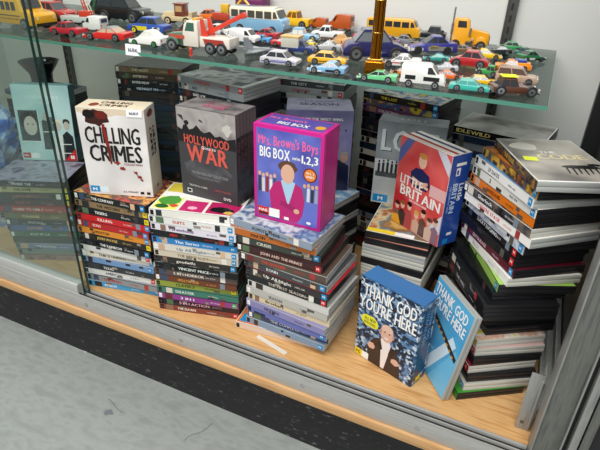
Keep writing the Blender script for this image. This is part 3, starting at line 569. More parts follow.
f.poly([(34,1),(30,40),(44,66),(60,74),(74,66),(92,66),(106,48),(112,1)], ink('#3a2a26'), 4); f.poly([(60,74),(66,78),(80,76),(84,66),(74,4),(66,4)], ink('#efe4e0'), 5); f.oval(72, 92, 15, 21, ink('#dcae98'), 6); f.oval(72, 103, 13, 9, ink('#e4bba6'), 7)
f.oval(67, 94, 2, 1.3, K_, 8); f.oval(78, 94, 2, 1.3, K_, 8); f.poly([(66,82),(78,82),(75,79),(69,79)], ink('#f2e9e4'), 8); f.oval(57, 91, 2.2, 5, ink('#cf9c86'), 6); f.oval(87, 91, 2.2, 5, ink('#cf9c86'), 6)
f.blob(40, 44, 9, 8, ink('#dcae98'), 7, seed=4); f.blob(98, 36, 10, 7, ink('#dcae98'), 7, seed=6); f.poly([(60,70),(66,50),(60,44),(52,58)], ink('#2c1f1c'), 6); f.poly([(84,66),(80,46),(88,42),(94,58)], ink('#2c1f1c'), 6)
f.rect(2, 2, 20, 18, RATE['y'], 8); f.text('PG', 5, 6, 7, 11, K_, 9); f.rect(20, 2, 36, 18, W_, 8)
s.rect(.5, .5, 47.5, 192.5, BLUEPIC, 1); s.rect(6, 20, 42, 180, ink('#1f3a5c'), 2); sv = Face(sm, s.P(14, 172, 0), (0,0,-1), (0,1,0)); sv.text("THANK GOD", 0, 13, 10, 70, ink('#7fa4cc'), 4); sv.text("YOU'RE HERE", 0, 0, 10, 80, ink('#7fa4cc'), 4); s.rect(14, 5, 30, 17, RATE['y'], 3)
t.rect(.8, .8, 137.2, 47.2, card('#3a72aa'), 1)
done(r, fm, sm, tm)

# blue case leaning against the tower
t_ = .0145; yaw = R(-52); al = R(9)
root = thing('dvd_case', 'clear DVD case with sky blue cover leaning against the right tower', 'DVD', (.2824, .0227, .0003), 0, 'blue DVD releases on the cabinet floor')
# spine side stands on the left; cover faces the viewer
root.rotation_euler = (R(0), 0, 0)
ux = Vector((math.cos(yaw), math.sin(yaw), 0)); nb = Vector((-math.sin(yaw), math.cos(yaw), 0))
upv = (nb*math.sin(al)+Vector((0,0,math.cos(al)))).normalized(); back = ux.cross(upv)*-1
# local case axes: X (length, tail to head) -> up, Y (spine to opening) -> ux, Z (cover normal) -> towards the viewer
Mx = Matrix((upv*-1, ux, (upv*-1).cross(ux))).transposed().to_4x4()
org = Vector((.2785, .0295, .0003)) - ux*W0 + upv*L0 - (upv*-1).cross(ux)*t_
Mx.translation = org+Vector((0,0,.0035)); root.matrix_world = Mx
link('plastic_shell', case_mesh(t_, 'c', L0, W0), root)
b = MB(); tp = Face(b, (L0, 0, t_), (0,1,0), (-1,0,0))
tp.rect(1, 1, 133, 189, pic('#3b8fc4','#5db0da','#2d7ab0', scale=7), 1)
tp.poly([(30,1),(56,1),(118,110),(100,120)], ink('#cfe2ee'), 2); tp.poly([(70,1),(133,1),(133,96),(120,104)], ink('#6fb8de'), 2); tp.poly([(1,30),(24,60),(24,140),(1,120)], ink('#2b6f9f'), 2); tp.poly([(30,120),(34,120),(34,60),(58,60),(58,57),(30,57)], ink('#a9d0e6'), 3)
tp.text("THANK GOD", 6, 160, 20, 116, W_, 5); tp.text("YOU'RE HERE", 3, 136, 20, 124, W_, 5); tp.poly([(8,122),(12,130),(130,92),(128,82)], ink('#3a3024'), 4)
for i in range(9): tp.rect(14+12.5*i, 118.5-4.1*i, 20+12.5*i, 122.5-4.1*i, ink('#c8963a'), 5)
Face(b, (0,0,0), (1,0,0), (0,0,1)).rect(.6, .7, 189, 13.8, ink('#2f7fb4'), 1)
bk = Face(b, (0, W0, 0), (1,0,0), (0,-1,0)); bk.rect(1, 2, 189, 134, ink('#3d8ab8'), 1)
b.build('paper_sleeve', root)

# pale blue drama box behind the glass
w, h, d = .146, .197, .036
r = box_set('pale teal drama box set behind the glass door at left', (-.893,.148,.2158), 25, w, h, d, card('#6fa9ae'), tilt=-6)
(fm, f), (sm, s), (tm, t) = faces(r, w, h, d)
f.rect(.5, .5, 145.5, 196.5, pic('#a9ccd0','#c4dcdc','#98c0c6', scale=7), 1); f.text('LOVE MY WAY', 34, 162, 8, 84, ink('#e9f2f0'), 3, 0); f.text('THE FIRST SERIES', 54, 150, 4, 42, ink('#dcebea'), 3, 0)
f.rect(8, 50, 60, 132, ink('#3a4448'), 2); f.oval(36, 92, 17, 25, ink('#c8beb4'), 4); f.blob(36, 104, 25, 26, ink('#1c1c1e'), 3, seed=3, j=.2); f.oval(30, 96, 2.4, 1.4, K_, 5); f.oval(43, 96, 2.4, 1.4, K_, 5); f.rect(8, 50, 60, 52, W_, 5); f.rect(58, 50, 60, 132, W_, 5)
f.poly([(64,30),(66,104),(76,116),(88,104),(92,30)], ink('#333c40'), 3); f.oval(77, 116, 7, 10, ink('#bcb2a8'), 4); f.rect(66, 76, 96, 78, W_, 5); f.rect(78, 80, 98, 116, ink('#59676b'), 2)
f.poly([(92,2),(94,64),(106,76),(118,62),(118,2)], ink('#d9dcd8'), 4); f.oval(106, 92, 9, 12, ink('#c9bfb4'), 5); f.blob(106, 102, 11, 9, ink('#e0d8c4'), 4, seed=4); f.poly([(112,2),(116,70),(128,80),(142,66),(144,2)], ink('#24282a'), 4); f.oval(129, 94, 8, 11, ink('#c4b8ae'), 5); f.blob(129, 104, 10, 8, ink('#3a3230'), 4, seed=8)
f.rect(94, 44, 136, 46, W_, 6); f.rect(94, 20, 140, 22, W_, 6); f.rect(4, 6, 46, 20, W_, 5); f.rect(4, 6, 24, 20, ink('#b32a2e'), 6); f.text('MA', 7, 10, 6, 12, W_, 7); f.poly([(112,1),(145,1),(145,34)], ink('#c92a30'), 6); f.text('11', 130, 6, 9, 9, W_, 7)
s.rect(.5, .5, 35.5, 196.5, ink('#37666e'), 1); s.rect(6, 60, 30, 150, ink('#223c44'), 2); t.rect(.5, .5, 145.5, 35.5, ink('#7fb4ba'), 1)
done(r, fm, sm, tm)

# ------------------------------------------------------------------ bowl, bag, paper strip
mb = MB(); mb.lathe([(.0,0),(.040,.0),(.042,.004),(.038,.012),(.037,.026),(.040,.042),(.052,.054),(.065,.067),(.069,.072),(.066,.073),(.060,.066),(.040,.048),(.0,.042)], pbr('black_glaze', (.012, .011, .010), .18), 40)
o = mb.build('footed_bowl', None, (-1.05, .385, .3343)); o.scale = (.82, .82, 1.15); tag(o, 'black footed bowl on a rear stack behind the teal drama box', 'bowl')
def bag():
    b = MB(); r = random.Random(5); n, m = 26, 20; vs = []; fs = []
    for j in range(m+1):
        k = j/m; z = .40*k; rr = .030+.050*math.sin(min(1, k*1.15)*math.pi*.62)
        if k > .8: rr *= 1-1.9*(k-.8)
        for i in range(n):
            a = 6.2832*i/n; q = rr*(1+.22*math.sin(5*a+7*k)*k+.16*(r.random()-.5)); vs.append((q*math.cos(a), q*.85*math.sin(a), z+.006*r.random()*(0 < j)))
    for j in range(m):
        for i in range(n): fs.append((j*n+i, j*n+(i+1) % n, (j+1)*n+(i+1) % n, (j+1)*n+i))
    fs.append(tuple(range(n))[::-1]); fs.append(tuple(m*n+i for i in range(n)))
    b.add(vs, fs, noise_mat('blue_plastic_film', ['#2456b4','#3f7ad2','#c4d4ea','#2f62c0'], 24, .18, 3)); return b.build('plastic_bag', None, (-1.01, .135, .0003))
tag(bag(), 'crumpled blue and clear plastic bag at the far left behind glass', 'bag')
mb = MB(); p, q = Vector((-.116, .033, .0003)), Vector((-.037, .012, .0003)); dd = (q-p).normalized(); nn = Vector((-dd.y, dd.x, 0))*.005
mb.add([p-nn, q-nn, q+nn, p+nn, p-nn+Vector((0,0,.0006)), q-nn+Vector((0,0,.0006)), q+nn+Vector((0,0,.0006)), p+nn+Vector((0,0,.0006))], [(3,2,1,0),(4,5,6,7),(0,1,5,4),(1,2,6,5),(2,3,7,6),(3,0,4,7)], pbr('white_strip', srgb('#d9d2c6'), .5))
tag(mb.build('paper_strip'), 'thin white paper strip lying before the middle stack', 'paper')

# ------------------------------------------------------------------ gold trophy column on the shelf
tz = SZ+.0003
g = thing('trophy', 'gold foil trophy column on a square base among the toy cars', 'trophy', (.046, .168, tz), R(14))
mb = MB(); mb.box((-.017, -.014, 0), (.017, .014, .030), GOLD, .0025); mb.box((-.013, -.011, .030), (.013, .011, .034), GOLD2, .001); mb.build('base', g)
mb = MB()
for i in range(6):
    a = math.pi*i/3; mb.tube((.0060*math.cos(a), .0060*math.sin(a), .034), (.0060*math.cos(a), .0060*math.sin(a), .30), .0034, GOLD, 10)
for z in (.075, .125, .19, .25): mb.lathe([(.0098, z), (.0101, z+.0006), (.0098, z+.0012)], GOLD2, 18)
mb.build('column', g)

# ------------------------------------------------------------------ toy vehicles
_wh = {}
def wheel_mesh(r, w, hub):
    k = (round(r, 5), round(w, 5), hub.name)
    if k not in _wh:
        b = MB(); n = 18
        prof = [(r*.9, 0), (r, w*.15), (r, w*.85), (r*.9, w)]
        vs = []; fs = []
        for rr, y in prof:
            for i in range(n): a = 6.2832*i/n; vs.append((rr*math.cos(a), y, rr*math.sin(a)))
        for j in range(3):
            for i in range(n): fs.append((j*n+i, (j+1)*n+i, (j+1)*n+(i+1) % n, j*n+(i+1) % n))
        fs.append(tuple(range(n))); fs.append(tuple(3*n+i for i in range(n))[::-1]); b.add(vs, fs, RUB, True)
        for y, s in ((-.0004, 1), (w+.0004, -1)):
            b.add([(r*.6*math.cos(6.2832*i/n), y, r*.6*math.sin(6.2832*i/n)) for i in range(n)], [tuple(range(n))[::s]], hub)
            b.add([(r*.2*math.cos(6.2832*i/n), y-.0004*s, r*.2*math.sin(6.2832*i/n)) for i in range(n)], [tuple(range(n))[::s]], DARK)
        o = b.build('wheel'); _wh[k] = o.data; bpy.data.objects.remove(o)
    return _wh[k]
LOW = {
 'sedan': [(0,.16),(0,.5),(.03,.56),(.2,.60),(.72,.58),(.95,.50),(1,.42),(1,.18),(.97,.14),(.03,.14)],
 'sports': [(0,.2),(0,.60),(.04,.66),(.3,.64),(.62,.58),(.92,.40),(1,.28),(.98,.16),(.03,.16)],
 'wedge': [(0,.22),(0,.66),(.08,.72),(.34,.66),(.6,.56),(.97,.30),(1,.22),(.97,.16),(.03,.16)],
 'beetle': [(0,.2),(.02,.4),(.10,.56),(.25,.60),(.62,.62),(.80,.56),(.95,.42),(1,.25),(.97,.15),(.03,.15)],
 'wagon': [(0,.16),(0,.54),(.7,.54),(.94,.50),(1,.40),(1,.18),(.97,.14),(.02,.14)],
 'pickup': [(0,.2),(0,.58),(.40,.58),(.74,.58),(.96,.54),(1,.44),(1,.2),(.97,.16),(.03,.16)],
 'rod': [(0,.25),(0,.55),(.45,.52),(.55,.58),(.92,.50),(.96,.25),(.9,.18),(.05,.18)]}
CAB = {   # base x0,x1 ; top x0,x1
 'sedan': (.14,.76,.27,.60), 'sports': (.14,.68,.32,.50), 'wedge': (.2,.74,.36,.54), 'beetle': (.16,.74,.30,.60), 'wagon': (.015,.76,.05,.60), 'pickup': (.38,.78,.42,.66), 'rod': (.12,.55,.18,.48)}
SLAB = {
 'bus': [(0,.16),(0,.92),(.02,.98),(.70,1.0),(.74,.97),(.78,.62),(.96,.56),(1,.48),(1,.16)],
 'coach': [(0,.14),(0,.90),(.03,.97),(.80,1.0),(.86,.94),(.92,.64),(.98,.56),(1,.3),(1,.14)],
 'van': [(0,.18),(0,.92),(.02,.98),(.62,1.0),(.68,.96),(.83,.62),(.97,.54),(1,.44),(1,.18)]}
GRP = 'toy vehicles crowded on the glass shelf'
def toy(name, label, P, Q, face, kind, col, hf=.30, wf=.42, hub=CHROME, bands=(), roof=None, trim=None, cat='toy car', wr=.172, L=None, winmat=GLS, hood=()):
    P, Q = Vector(P), Vector(Q); d = Q-P; Lg = L or d.length; u = d.normalized(); n = Vector((-u.y, u.x)); W = Lg*wf*1.05; H = Lg*hf*1.14
    c = (P+Q)/2+n*W/2; ang = math.atan2(u.y, u.x)+(math.pi if face == 'L' else 0)
    o = thing(name, label, cat, (c.x, c.y, SZ+.0003), ang, GRP); pm = paint(col); b = MB(); wn = MB()
    X = lambda x: (x-.5)*Lg
    hw = W/2; iw = hw*.94
    if kind in LOW:
        x0, x1, t0, t1 = CAB[kind]; lowp = [(X(x), z*H) for x, z in LOW[kind]]
        b.prism(lowp, -iw, iw, pm, Lg*.014)
        zb = {'sedan':.56,'sports':.58,'wedge':.58,'beetle':.58,'wagon':.52,'pickup':.55,'rod':.5}[kind]*H; zt = H*.96
        fr = lambda k, s: ((X(x0+(t0-x0)*k), X(x1+(t1-x1)*k), iw*(.93-.20*k)*s, zb+(zt-zb)*k))
        def frus(k0, k1, s, mat, bb):
            a0, a1, ay, az = fr(k0, s); c0, c1, cy, cz = fr(k1, s)
            vs = [(a0,-ay,az),(a1,-ay,az),(a1,ay,az),(a0,ay,az),(c0,-cy,cz),(c1,-cy,cz),(c1,cy,cz),(c0,cy,cz)]
            bb.add(vs, [(3,2,1,0),(4,5,6,7),(0,1,5,4),(1,2,6,5),(2,3,7,6),(3,0,4,7)], mat)
        if col != 'open': frus(0, .9, .985, winmat, wn)
        rm = paint(roof) if roof else pm
        frus(.86, 1.04, 1.03, rm, b); frus(-.05, .1, 1.03, pm, b)
        for xs in ((0,0),(1,1),(.48,.5)):                        # pillars
            for s in (-1, 1):
                a0, a1, ay, az = fr(0, 1.02); c0, c1, cy, cz = fr(1, 1.02); pw = Lg*.02
                xa = a0+(a1-a0)*xs[0]; xc = c0+(c1-c0)*xs[0]; sg = -1 if xs[0] == 1 else 1
                if xs[0] == .48: sg = 1
                vs = [(xa,s*ay,az),(xa+sg*pw,s*ay,az),(xc+sg*pw,s*cy,cz),(xc,s*cy,cz),(xa,s*ay*.93,az),(xa+sg*pw,s*ay*.93,az),(xc+sg*pw,s*cy*.93,cz),(xc,s*cy*.93,cz)]
                b.add(vs, [(0,1,2,3),(7,6,5,4),(0,4,5,1),(1,5,6,2),(2,6,7,3),(3,7,4,0)], pm)
        wx = (.2, .8) if kind != 'rod' else (.16, .82)
    else:
        sp = SLAB[kind]; b.prism([(X(x), z*H) for x, z in sp], -iw, iw, pm, Lg*.014)
        wx = (.2, .8)
        if roof: b.prism([(X(0), .56*H)]+[(X(x), z*H) for x, z in sp if z > .6]+[(X(.93), .56*H)], -iw*1.012, iw*1.012, paint(roof), Lg*.012) if kind != 'van' else None
        for s in (-1, 1):
            yy = s*(iw*1.02+.0003)
            if kind == 'van': qs = [((.70,.60),(.80,.62),(.68,.90),(.60,.90))] if not trim else [((.60,.62),(.79,.62),(.68,.90),(.60,.90))]
            elif kind == 'bus': qs = [((.04+.096*i,.60),(.11+.096*i,.60),(.11+.096*i,.86),(.04+.096*i,.86)) for i in range(7)]
            else: qs = [((.04+.155*i,.60),(.17+.155*i,.60),(.17+.155*i,.86),(.04+.155*i,.86)) for i in range(5)]+[((.82,.62),(.90,.64),(.86,.86),(.82,.86))]
            for q in qs: wn.add([(X(x), yy, z*H) for x, z in q], [(0,1,2,3) if s < 0 else (3,2,1,0)], winmat)
        fx = {'bus': ((.775,.66),(.742,.93)), 'coach': ((.925,.66),(.872,.91)), 'van': ((.835,.64),(.69,.94))}[kind]
        (xa, za), (xc, zc) = fx; e = .012
        wn.add([(X(xa+e), -iw*.8, za*H), (X(xa+e), iw*.8, za*H), (X(xc+e), iw*.75, zc*H), (X(xc+e), -iw*.75, zc*H)], [(0,1,2,3)], winmat)
        # rear window
        wn.add([(X(0)-.0006, -iw*.7, .62*H), (X(0)-.0006, iw*.7, .62*H), (X(0)-.0006, iw*.7, .86*H), (X(0)-.0006, -iw*.7, .86*H)], [(3,2,1,0)], winmat)
    # bumpers and lamps
    bz = .2*H; b.box((X(1)-.0008, -iw*.9, bz-.05*H), (X(1)+.0012, iw*.9, bz+.05*H), CHROME if not trim else paint(trim)); b.box((X(0)-.0012, -iw*.9, bz), (X(0)+.0008, iw*.9, bz+.1*H), CHROME if not trim else paint(trim))
    for s in (-1, 1):
        zz = .34*H if kind in ('sports','wedge') else .4*H
        b.box((X(.975), s*iw*.72-.0016, zz-.04*H), (X(1)+.0006, s*iw*.72+.0016, zz+.05*H), pbr('toy_headlamp', srgb('#e8e6d8'), .15)); b.box((X(0)-.0009, s*iw*.74-.0018, .42*H), (X(0.01), s*iw*.74+.0018, .5*H), paint('#b01a1a'))
    for (xa, xb, za, zb2, c) in bands:
        for s in (-1, 1):
            y = s*(iw+.00035); b.add([(X(xa), y, za*H), (X(xb), y, za*H), (X(xb), y, zb2*H), (X(xa), y, zb2*H)], [(0,1,2,3) if s < 0 else (3,2,1,0)], paint(c))
    for (xa, xb, ya, yb, c, zz) in hood: b.add([(X(xa), ya*iw, zz[0]*H), (X(xb), ya*iw, zz[1]*H), (X(xb), yb*iw, zz[1]*H), (X(xa), yb*iw, zz[0]*H)], [(0,1,2,3)], paint(c))
    b.build('body', o)
    if wn.v: wn.build('windows', o)
    wheels(o, Lg, hw, Lg*wr/2, wx, hub)
    return o
def wheels(o, Lg, hw, r, wx, hub, w=None):
    w = w or hw*.42
    for x in wx:
        for s in (-1, 1): link('wheel', wheel_mesh(r, w, hub), o, ((x-.5)*Lg, (hw+.0006-w) if s > 0 else -hw-.0006, r))

# front row, left to right
toy('toy_bus', 'yellow toy school bus at the shelf front left', (-.985,.195), (-.800,.195), 'R', 'bus', '#eba911', .34, .36, bands=((.02,.74,.42,.45,'#1a1a1a'),(.02,.74,.32,.34,'#1a1a1a')), cat='toy bus', wr=.15, trim='#202020')
toy('toy_pickup', 'small red toy pickup in front of the grey trailer', (-.752,.190), (-.666,.195), 'L', 'pickup', '#c3202f', .30, .40)
toy('toy_car', 'red open toy sports car beside the shelf edge price tag', (-.637,.176), (-.534,.196), 'L', 'sports', '#d4241f', .25, .42, winmat=pbr('seat_tan', srgb('#b8a58c'), .5), roof='#8d8f90')
toy('toy_car', 'white toy sports car with green wheels behind the price tag', (-.508,.180), (-.426,.184), 'L', 'sports', '#ecebe6', .36, .44, hub=paint('#3a8a4a'), winmat=paint('#dcdad2'))
toy('toy_car', 'silver toy saloon with blue stripes alone at the shelf front', (-.176,.160), (-.103,.166), 'R', 'sedan', '#c9c8cc', .32, .42, bands=((.04,.96,.26,.32,'#3a4aa0'),(.3,.9,.36,.40,'#5a5ab0')))
toy('toy_car', 'pale blue toy race car with black checks at shelf front', (-.071,.143), (-.002,.150), 'L', 'sports', '#7fb2d6', .27, .46, bands=((.1,.5,.24,.42,'#15181c'),(.6,.9,.2,.32,'#e8eef2')))
toy('toy_car', 'yellow toy muscle car behind the pale blue race car', (-.102,.214), (-.029,.226), 'R', 'sedan', '#f0b51c', .28, .42, bands=((.3,.6,.28,.34,'#3a2a10'),))
toy('toy_car', 'mint green flat toy sports car before the gold trophy', (.025,.136), (.093,.142), 'L', 'wedge', '#6cc788', .24, .36, bands=((.04,.96,.16,.24,'#14181a'),))
toy('toy_van', 'white toy van with black side panels near shelf front', (.101,.136), (.171,.145), 'R', 'van', '#eeeee9', .46, .40, bands=((.10,.34,.34,.52,'#15161a'),(.52,.88,.32,.50,'#15161a')), trim='#e4e4e0', cat='toy van')
toy('toy_car', 'turquoise toy coupe at the shelf front beside white van', (.178,.150), (.240,.157), 'R', 'sedan', '#3fb9a9', .26, .42, winmat=pbr('teal_window', srgb('#2f8f86'), .15))
# brown pickup with a neon sticker
o = toy('toy_pickup', 'brown toy pickup with neon sticker at shelf right front', (.247,.150), (.314,.174), 'R', 'rod', '#5a3626', .34, .46, wr=.24)
st = MB(); st.box((-.024, -.011, .0287), (.001, .011, .0294), pbr('neon_paper', srgb('#dfe82a'), .6)); st.build('neon_sticker', o)
# second row
toy('toy_car', 'white toy wedge sports car behind the gold trophy base', (.027,.268), (.101,.282), 'L', 'wedge', '#eceae6', .28, .42, bands=((.08,.8,.36,.44,'#c84a4a'),(.25,.5,.22,.5,'#6a8a6a')))
toy('toy_car', 'small orange toy car tucked behind mint green sports car', (.062,.212), (.108,.220), 'L', 'wedge', '#e8862a', .24, .42)
toy('toy_car', 'small silver toy sports car behind the white van', (.118,.285), (.168,.296), 'L', 'sports', '#b9bcc0', .26, .42)
toy('toy_car', 'orange toy sports car between white van and turquoise coupe', (.138,.218), (.188,.230), 'R', 'wedge', '#ea6a1f', .26, .40)
toy('toy_car', 'yellow toy car right behind the turquoise coupe', (.196,.208), (.246,.220), 'R', 'sedan', '#f0bd1a', .25, .42)
toy('toy_van', 'beige toy estate car near the right shelf end', (.238,.252), (.306,.256), 'R', 'wagon', '#b89a86', .36, .42, cat='toy car', winmat=pbr('tan_window', srgb('#5a463c'), .2))
toy('toy_car', 'green toy hot rod beside the beige estate car', (.198,.300), (.236,.292), 'L', 'rod', '#3c9a4c', .42, .5, wr=.26)
toy('toy_car', 'red toy beetle with white bonnet stripes', (.140,.345), (.214,.347), 'L', 'beetle', '#b3161c', .38, .46, wr=.23, bands=(), hood=((.66,.94,-.32,-.18,'#f0e8e4',(.66,.47)),(.66,.94,.18,.32,'#f0e8e4',(.66,.47)),(.66,.94,-.06,.06,'#f0e8e4',(.66,.47))))
# orange flatbed with blue load
P, Q = Vector((.226,.366)), Vector((.290,.374))
o = toy('toy_truck', 'orange toy tipper with blue load behind beige estate', P, Q, 'L', 'pickup', '#ef8a1c', .26, .44, cat='toy truck')
ld = MB(); ld.box((-.030, -.011, .0085), (.004, .011, .0155), paint('#f29a22'), .001); ld.build('tipper_bed', o); ld = MB(); ld.box((-.022, -.009, .0156), (.000, .009, .0205), paint('#27459a'), .001); ld.build('blue_load', o)
toy('toy_car', 'small teal toy convertible before the painted race car', (.084,.372), (.136,.380), 'L', 'sports', '#2f9a90', .26, .42, winmat=pbr('teal_window', srgb('#2f8f86'), .15))
toy('toy_car', 'blue and grey painted toy stock car left of red beetle', (.040,.428), (.135,.470), 'L', 'sports', '#3a3a8c', .32, .42, bands=((.1,.6,.22,.46,'#8a8a80'),(.7,.96,.2,.36,'#d8d8d4'),(.4,.55,.3,.5,'#c9a92a')), hub=DARK)
toy('toy_car', 'yellow and red tiny toy racer beside the white wedge car', (.018,.452), (.052,.458), 'R', 'rod', '#f2c21a', .30, .5, bands=((.1,.9,.24,.34,'#c9302a'),))
toy('toy_car', 'yellow toy sports car behind the red beetle', (.166,.455), (.228,.468), 'R', 'sports', '#f2c418', .28, .42)
toy('toy_car', 'large navy toy four-wheel drive left of gold trophy', (-.054,.278), (.066,.335), 'R', 'beetle', '#1c1d58', .40, .44, cat='toy car', wr=.22, winmat=pbr('pale_window', srgb('#6d7279'), .15), hub=CHROME)
toy('toy_car', 'silver toy sports car left of the navy four-wheel drive', (-.156,.350), (-.092,.362), 'L', 'sports', '#a9abac', .27, .42)
toy('toy_car', 'tan toy wedge car behind the silver sports car', (-.150,.430), (-.096,.436), 'L', 'wedge', '#d9a86a', .42, .42, winmat=paint('#c9985a'))
toy('toy_car', 'bright pink red toy car behind navy four-wheel drive', (-.130,.545), (-.066,.555), 'R', 'sedan', '#d42a4a', .30, .42)
toy('toy_car', 'grey toy car behind the trophy column', (-.026,.520), (.034,.535), 'R', 'wedge', '#7d8288', .34, .42)
toy('toy_bus', 'long yellow toy school bus at the shelf back', (-.115,.600), (.018,.612), 'R', 'coach', '#e2a51c', .32, .26, cat='toy bus', wr=.12)
# navy cart with a cream box
o = toy('toy_truck', 'navy toy delivery truck with cream box body', (-.197,.290), (-.128,.296), 'R', 'pickup', '#22356f', .34, .42, cat='toy truck')
bx = MB(); bx.box((-.035, -.0145, .011), (.004, .0145, .031), paint('#c4c2b4'), .001); bx.box((-.036, -.0155, .031), (.005, .0155, .035), paint('#e0b468'), .001); bx.build('box_body', o)
toy('toy_car', 'light blue toy hot rod coupe behind the navy truck', (-.250,.425), (-.176,.438), 'R', 'rod', '#7fb6d8', .36, .42, wr=.22, winmat=paint('#d9d6cc'))
toy('toy_pickup', 'white toy pickup behind the light blue hot rod', (-.222,.500), (-.145,.514), 'L', 'pickup', '#e6e6e4', .34, .40)
toy('toy_van', 'yellow toy jeep truck at the shelf back', (-.375,.622), (-.285,.622), 'L', 'pickup', '#eab81c', .44, .44, wr=.24, cat='toy truck', winmat=pbr('amber_window', srgb('#7a4a12'), .2))
for i, (lab, P, Q, hf) in enumerate((('small orange toy truck cab beside the yellow jeep truck', (-.292,.650), (-.246,.652), .56), ('orange brown toy box truck at the shelf back', (-.235,.640), (-.172,.640), .60))):
    toy('toy_truck', lab, P, Q, 'L', 'van', '#b5521c', hf, .5, cat='toy truck', winmat=pbr('rust_window', srgb('#5a2408'), .3))
toy('toy_bus', 'cream and light blue toy bus behind the tow truck', (-.435,.470), (-.288,.478), 'R', 'coach', '#86b6d6', .38, .34, roof='#efe6cc', cat='toy bus', wr=.15, winmat=pbr('bus_window', srgb('#4a4a44'), .2))
toy('toy_van', 'small white toy van with black windows behind tow truck', (-.350,.330), (-.283,.332), 'R', 'van', '#ececea', .42, .44, cat='toy van', trim='#222222')
toy('toy_car', 'red toy sports car before the cream and blue bus', (-.345,.405), (-.272,.415), 'L', 'sports', '#b82a30', .30, .42)
toy('toy_car', 'tiny light blue toy car beside the grey jet', (-.302,.285), (-.258,.292), 'R', 'sports', '#4fa0d8', .34, .5) if False else None
toy('toy_car', 'small red toy racer behind the silver saloon', (-.254,.352), (-.205,.366), 'R', 'wedge', '#c9302c', .28, .45)
toy('toy_car', 'tiny sky blue toy racer left of the small red racer', (-.318,.362), (-.266,.366), 'L', 'wedge', '#4a9ed4', .30, .40)
toy('toy_car', 'blue and yellow toy rally car behind the white sports car', (-.628,.312), (-.530,.326), 'L', 'sedan', '#2f55ac', .34, .42, bands=((.45,.85,.2,.46,'#e8d232'),(.1,.3,.3,.44,'#e6e6e6')), hub=paint('#e8d232'))
toy('toy_van', 'large black toy hatchback at the left shelf back', (-.835,.420), (-.690,.440), 'R', 'wagon', '#141517', .42, .42, cat='toy car', wr=.21)
toy('toy_truck', 'white toy lorry cab left of the red open sports car', (-.720,.262), (-.668,.266), 'L', 'van', '#ecece8', .62, .6, cat='toy truck', trim='#333333')
toy('toy_pickup', 'red toy truck behind the yellow school bus', (-1.02,.345), (-.880,.352), 'R', 'pickup', '#c23a34', .30, .40, bands=((.1,.4,.3,.45,'#5a9a4a'),))
toy('toy_car', 'dark green toy car behind the white lorry cab', (-.800,.470), (-.715,.478), 'R', 'sports', '#1f4a34', .34, .42)
toy('toy_car', 'small yellow toy car behind the tow truck bonnet', (-.470,.262), (-.420,.266), 'L', 'rod', '#ecc51c', .36, .46, bands=((.1,.5,.24,.4,'#d8422a'),))
toy('toy_truck', 'red toy truck right of the yellow excavator', (-.430,.610), (-.350,.612), 'L', 'pickup', '#c2402a', .42, .42, cat='toy truck')
toy('toy_car', 'tiny yellow toy racer between white pickup and silver car', (-.196,.395), (-.160,.402), 'R', 'wedge', '#e8d02a', .30, .44)
toy('toy_pickup', 'small brown toy pickup behind the turquoise convertible', (.118,.545), (.165,.552), 'R', 'pickup', '#4a2f22', .36, .42)
toy('toy_car', 'maroon toy saloon behind the white sports car', (-.500,.330), (-.425,.336), 'R', 'sedan', '#6a1f24', .34, .42)
toy('toy_car', 'orange toy sports car behind the beige steam wagon', (-.640,.600), (-.560,.605), 'L', 'wedge', '#e2701f', .34, .42)
toy('toy_truck', 'dark green toy lorry at the far left back', (-.93,.480), (-.845,.486), 'L', 'van', '#2a5a3a', .5, .44, cat='toy truck')
toy('toy_car', 'white toy car between excavator and maroon saloon', (-.470,.400), (-.400,.405), 'L', 'sedan', '#dcdcd8', .32, .42)
toy('toy_car', 'purple toy coupe between pink car and grey car', (-.062,.470), (.006,.480), 'L', 'sports', '#4a2f6a', .32, .42)
toy('toy_car', 'bronze toy car behind the yellow sports car', (.110,.500), (.160,.506), 'L', 'sports', '#7a5a3a', .32, .42)
# dark cars at the right back
toy('toy_car', 'black toy roadster at the shelf back near yellow lorry', (-.010,.640), (.074,.650), 'L', 'rod', '#17181b', .34, .40, wr=.26)
toy('toy_car', 'small black toy car right of the yellow sports car', (.190,.540), (.240,.548), 'L', 'sports', '#202a28', .30, .42)
toy('toy_car', 'green toy car in front of the wall standard', (.205,.595), (.258,.604), 'L', 'sedan', '#3c9a5c', .34, .44)
toy('toy_car', 'dark teal toy car beside the green rally car', (.246,.545), (.290,.552), 'R', 'sedan', '#1f6a60', .36, .46)
toy('toy_car', 'green black and white toy rally car at right shelf end', (.268,.475), (.312,.508), 'R', 'sports', '#2f7a4a', .34, .50, bands=((.1,.5,.22,.4,'#e9e9e2'),(.55,.9,.2,.34,'#17181a')))

# lorry tractor, yellow
def base_rot(P, Q, face):
    P, Q = Vector(P), Vector(Q); d = Q-P; u = d.normalized(); n = Vector((-u.y, u.x)); return (P+Q)/2, n, math.atan2(u.y, u.x)+(math.pi if face == 'L' else 0), d.length
c, n, a, L = base_rot((.098,.560), (.188,.572), 'R')
W = .036; c = c+n*W/2
o = thing('toy_truck', 'yellow toy lorry tractor with chrome exhaust stacks at shelf back', 'toy truck', (c.x, c.y, SZ+.0003), a, GRP)
b = MB(); y = paint('#eaa51a'); b.prism([(-.045,.008),(-.045,.016),(-.038,.016),(-.038,.064),(-.012,.066),(-.004,.060),(-.002,.044),(.036,.038),(.042,.034),(.042,.012),(.036,.008)], -.014, .014, y, .0015)
for s in (-1, 1): b.prism([(.012,.012),(.016,.026),(.026,.030),(.036,.026),(.041,.012)], s*.0175-.0035, s*.0175+.0035, y, .001)
b.box((.0422, -.010, .012), (.044, .010, .032), CHROME, .0006); b.build('body', o)
b = MB()
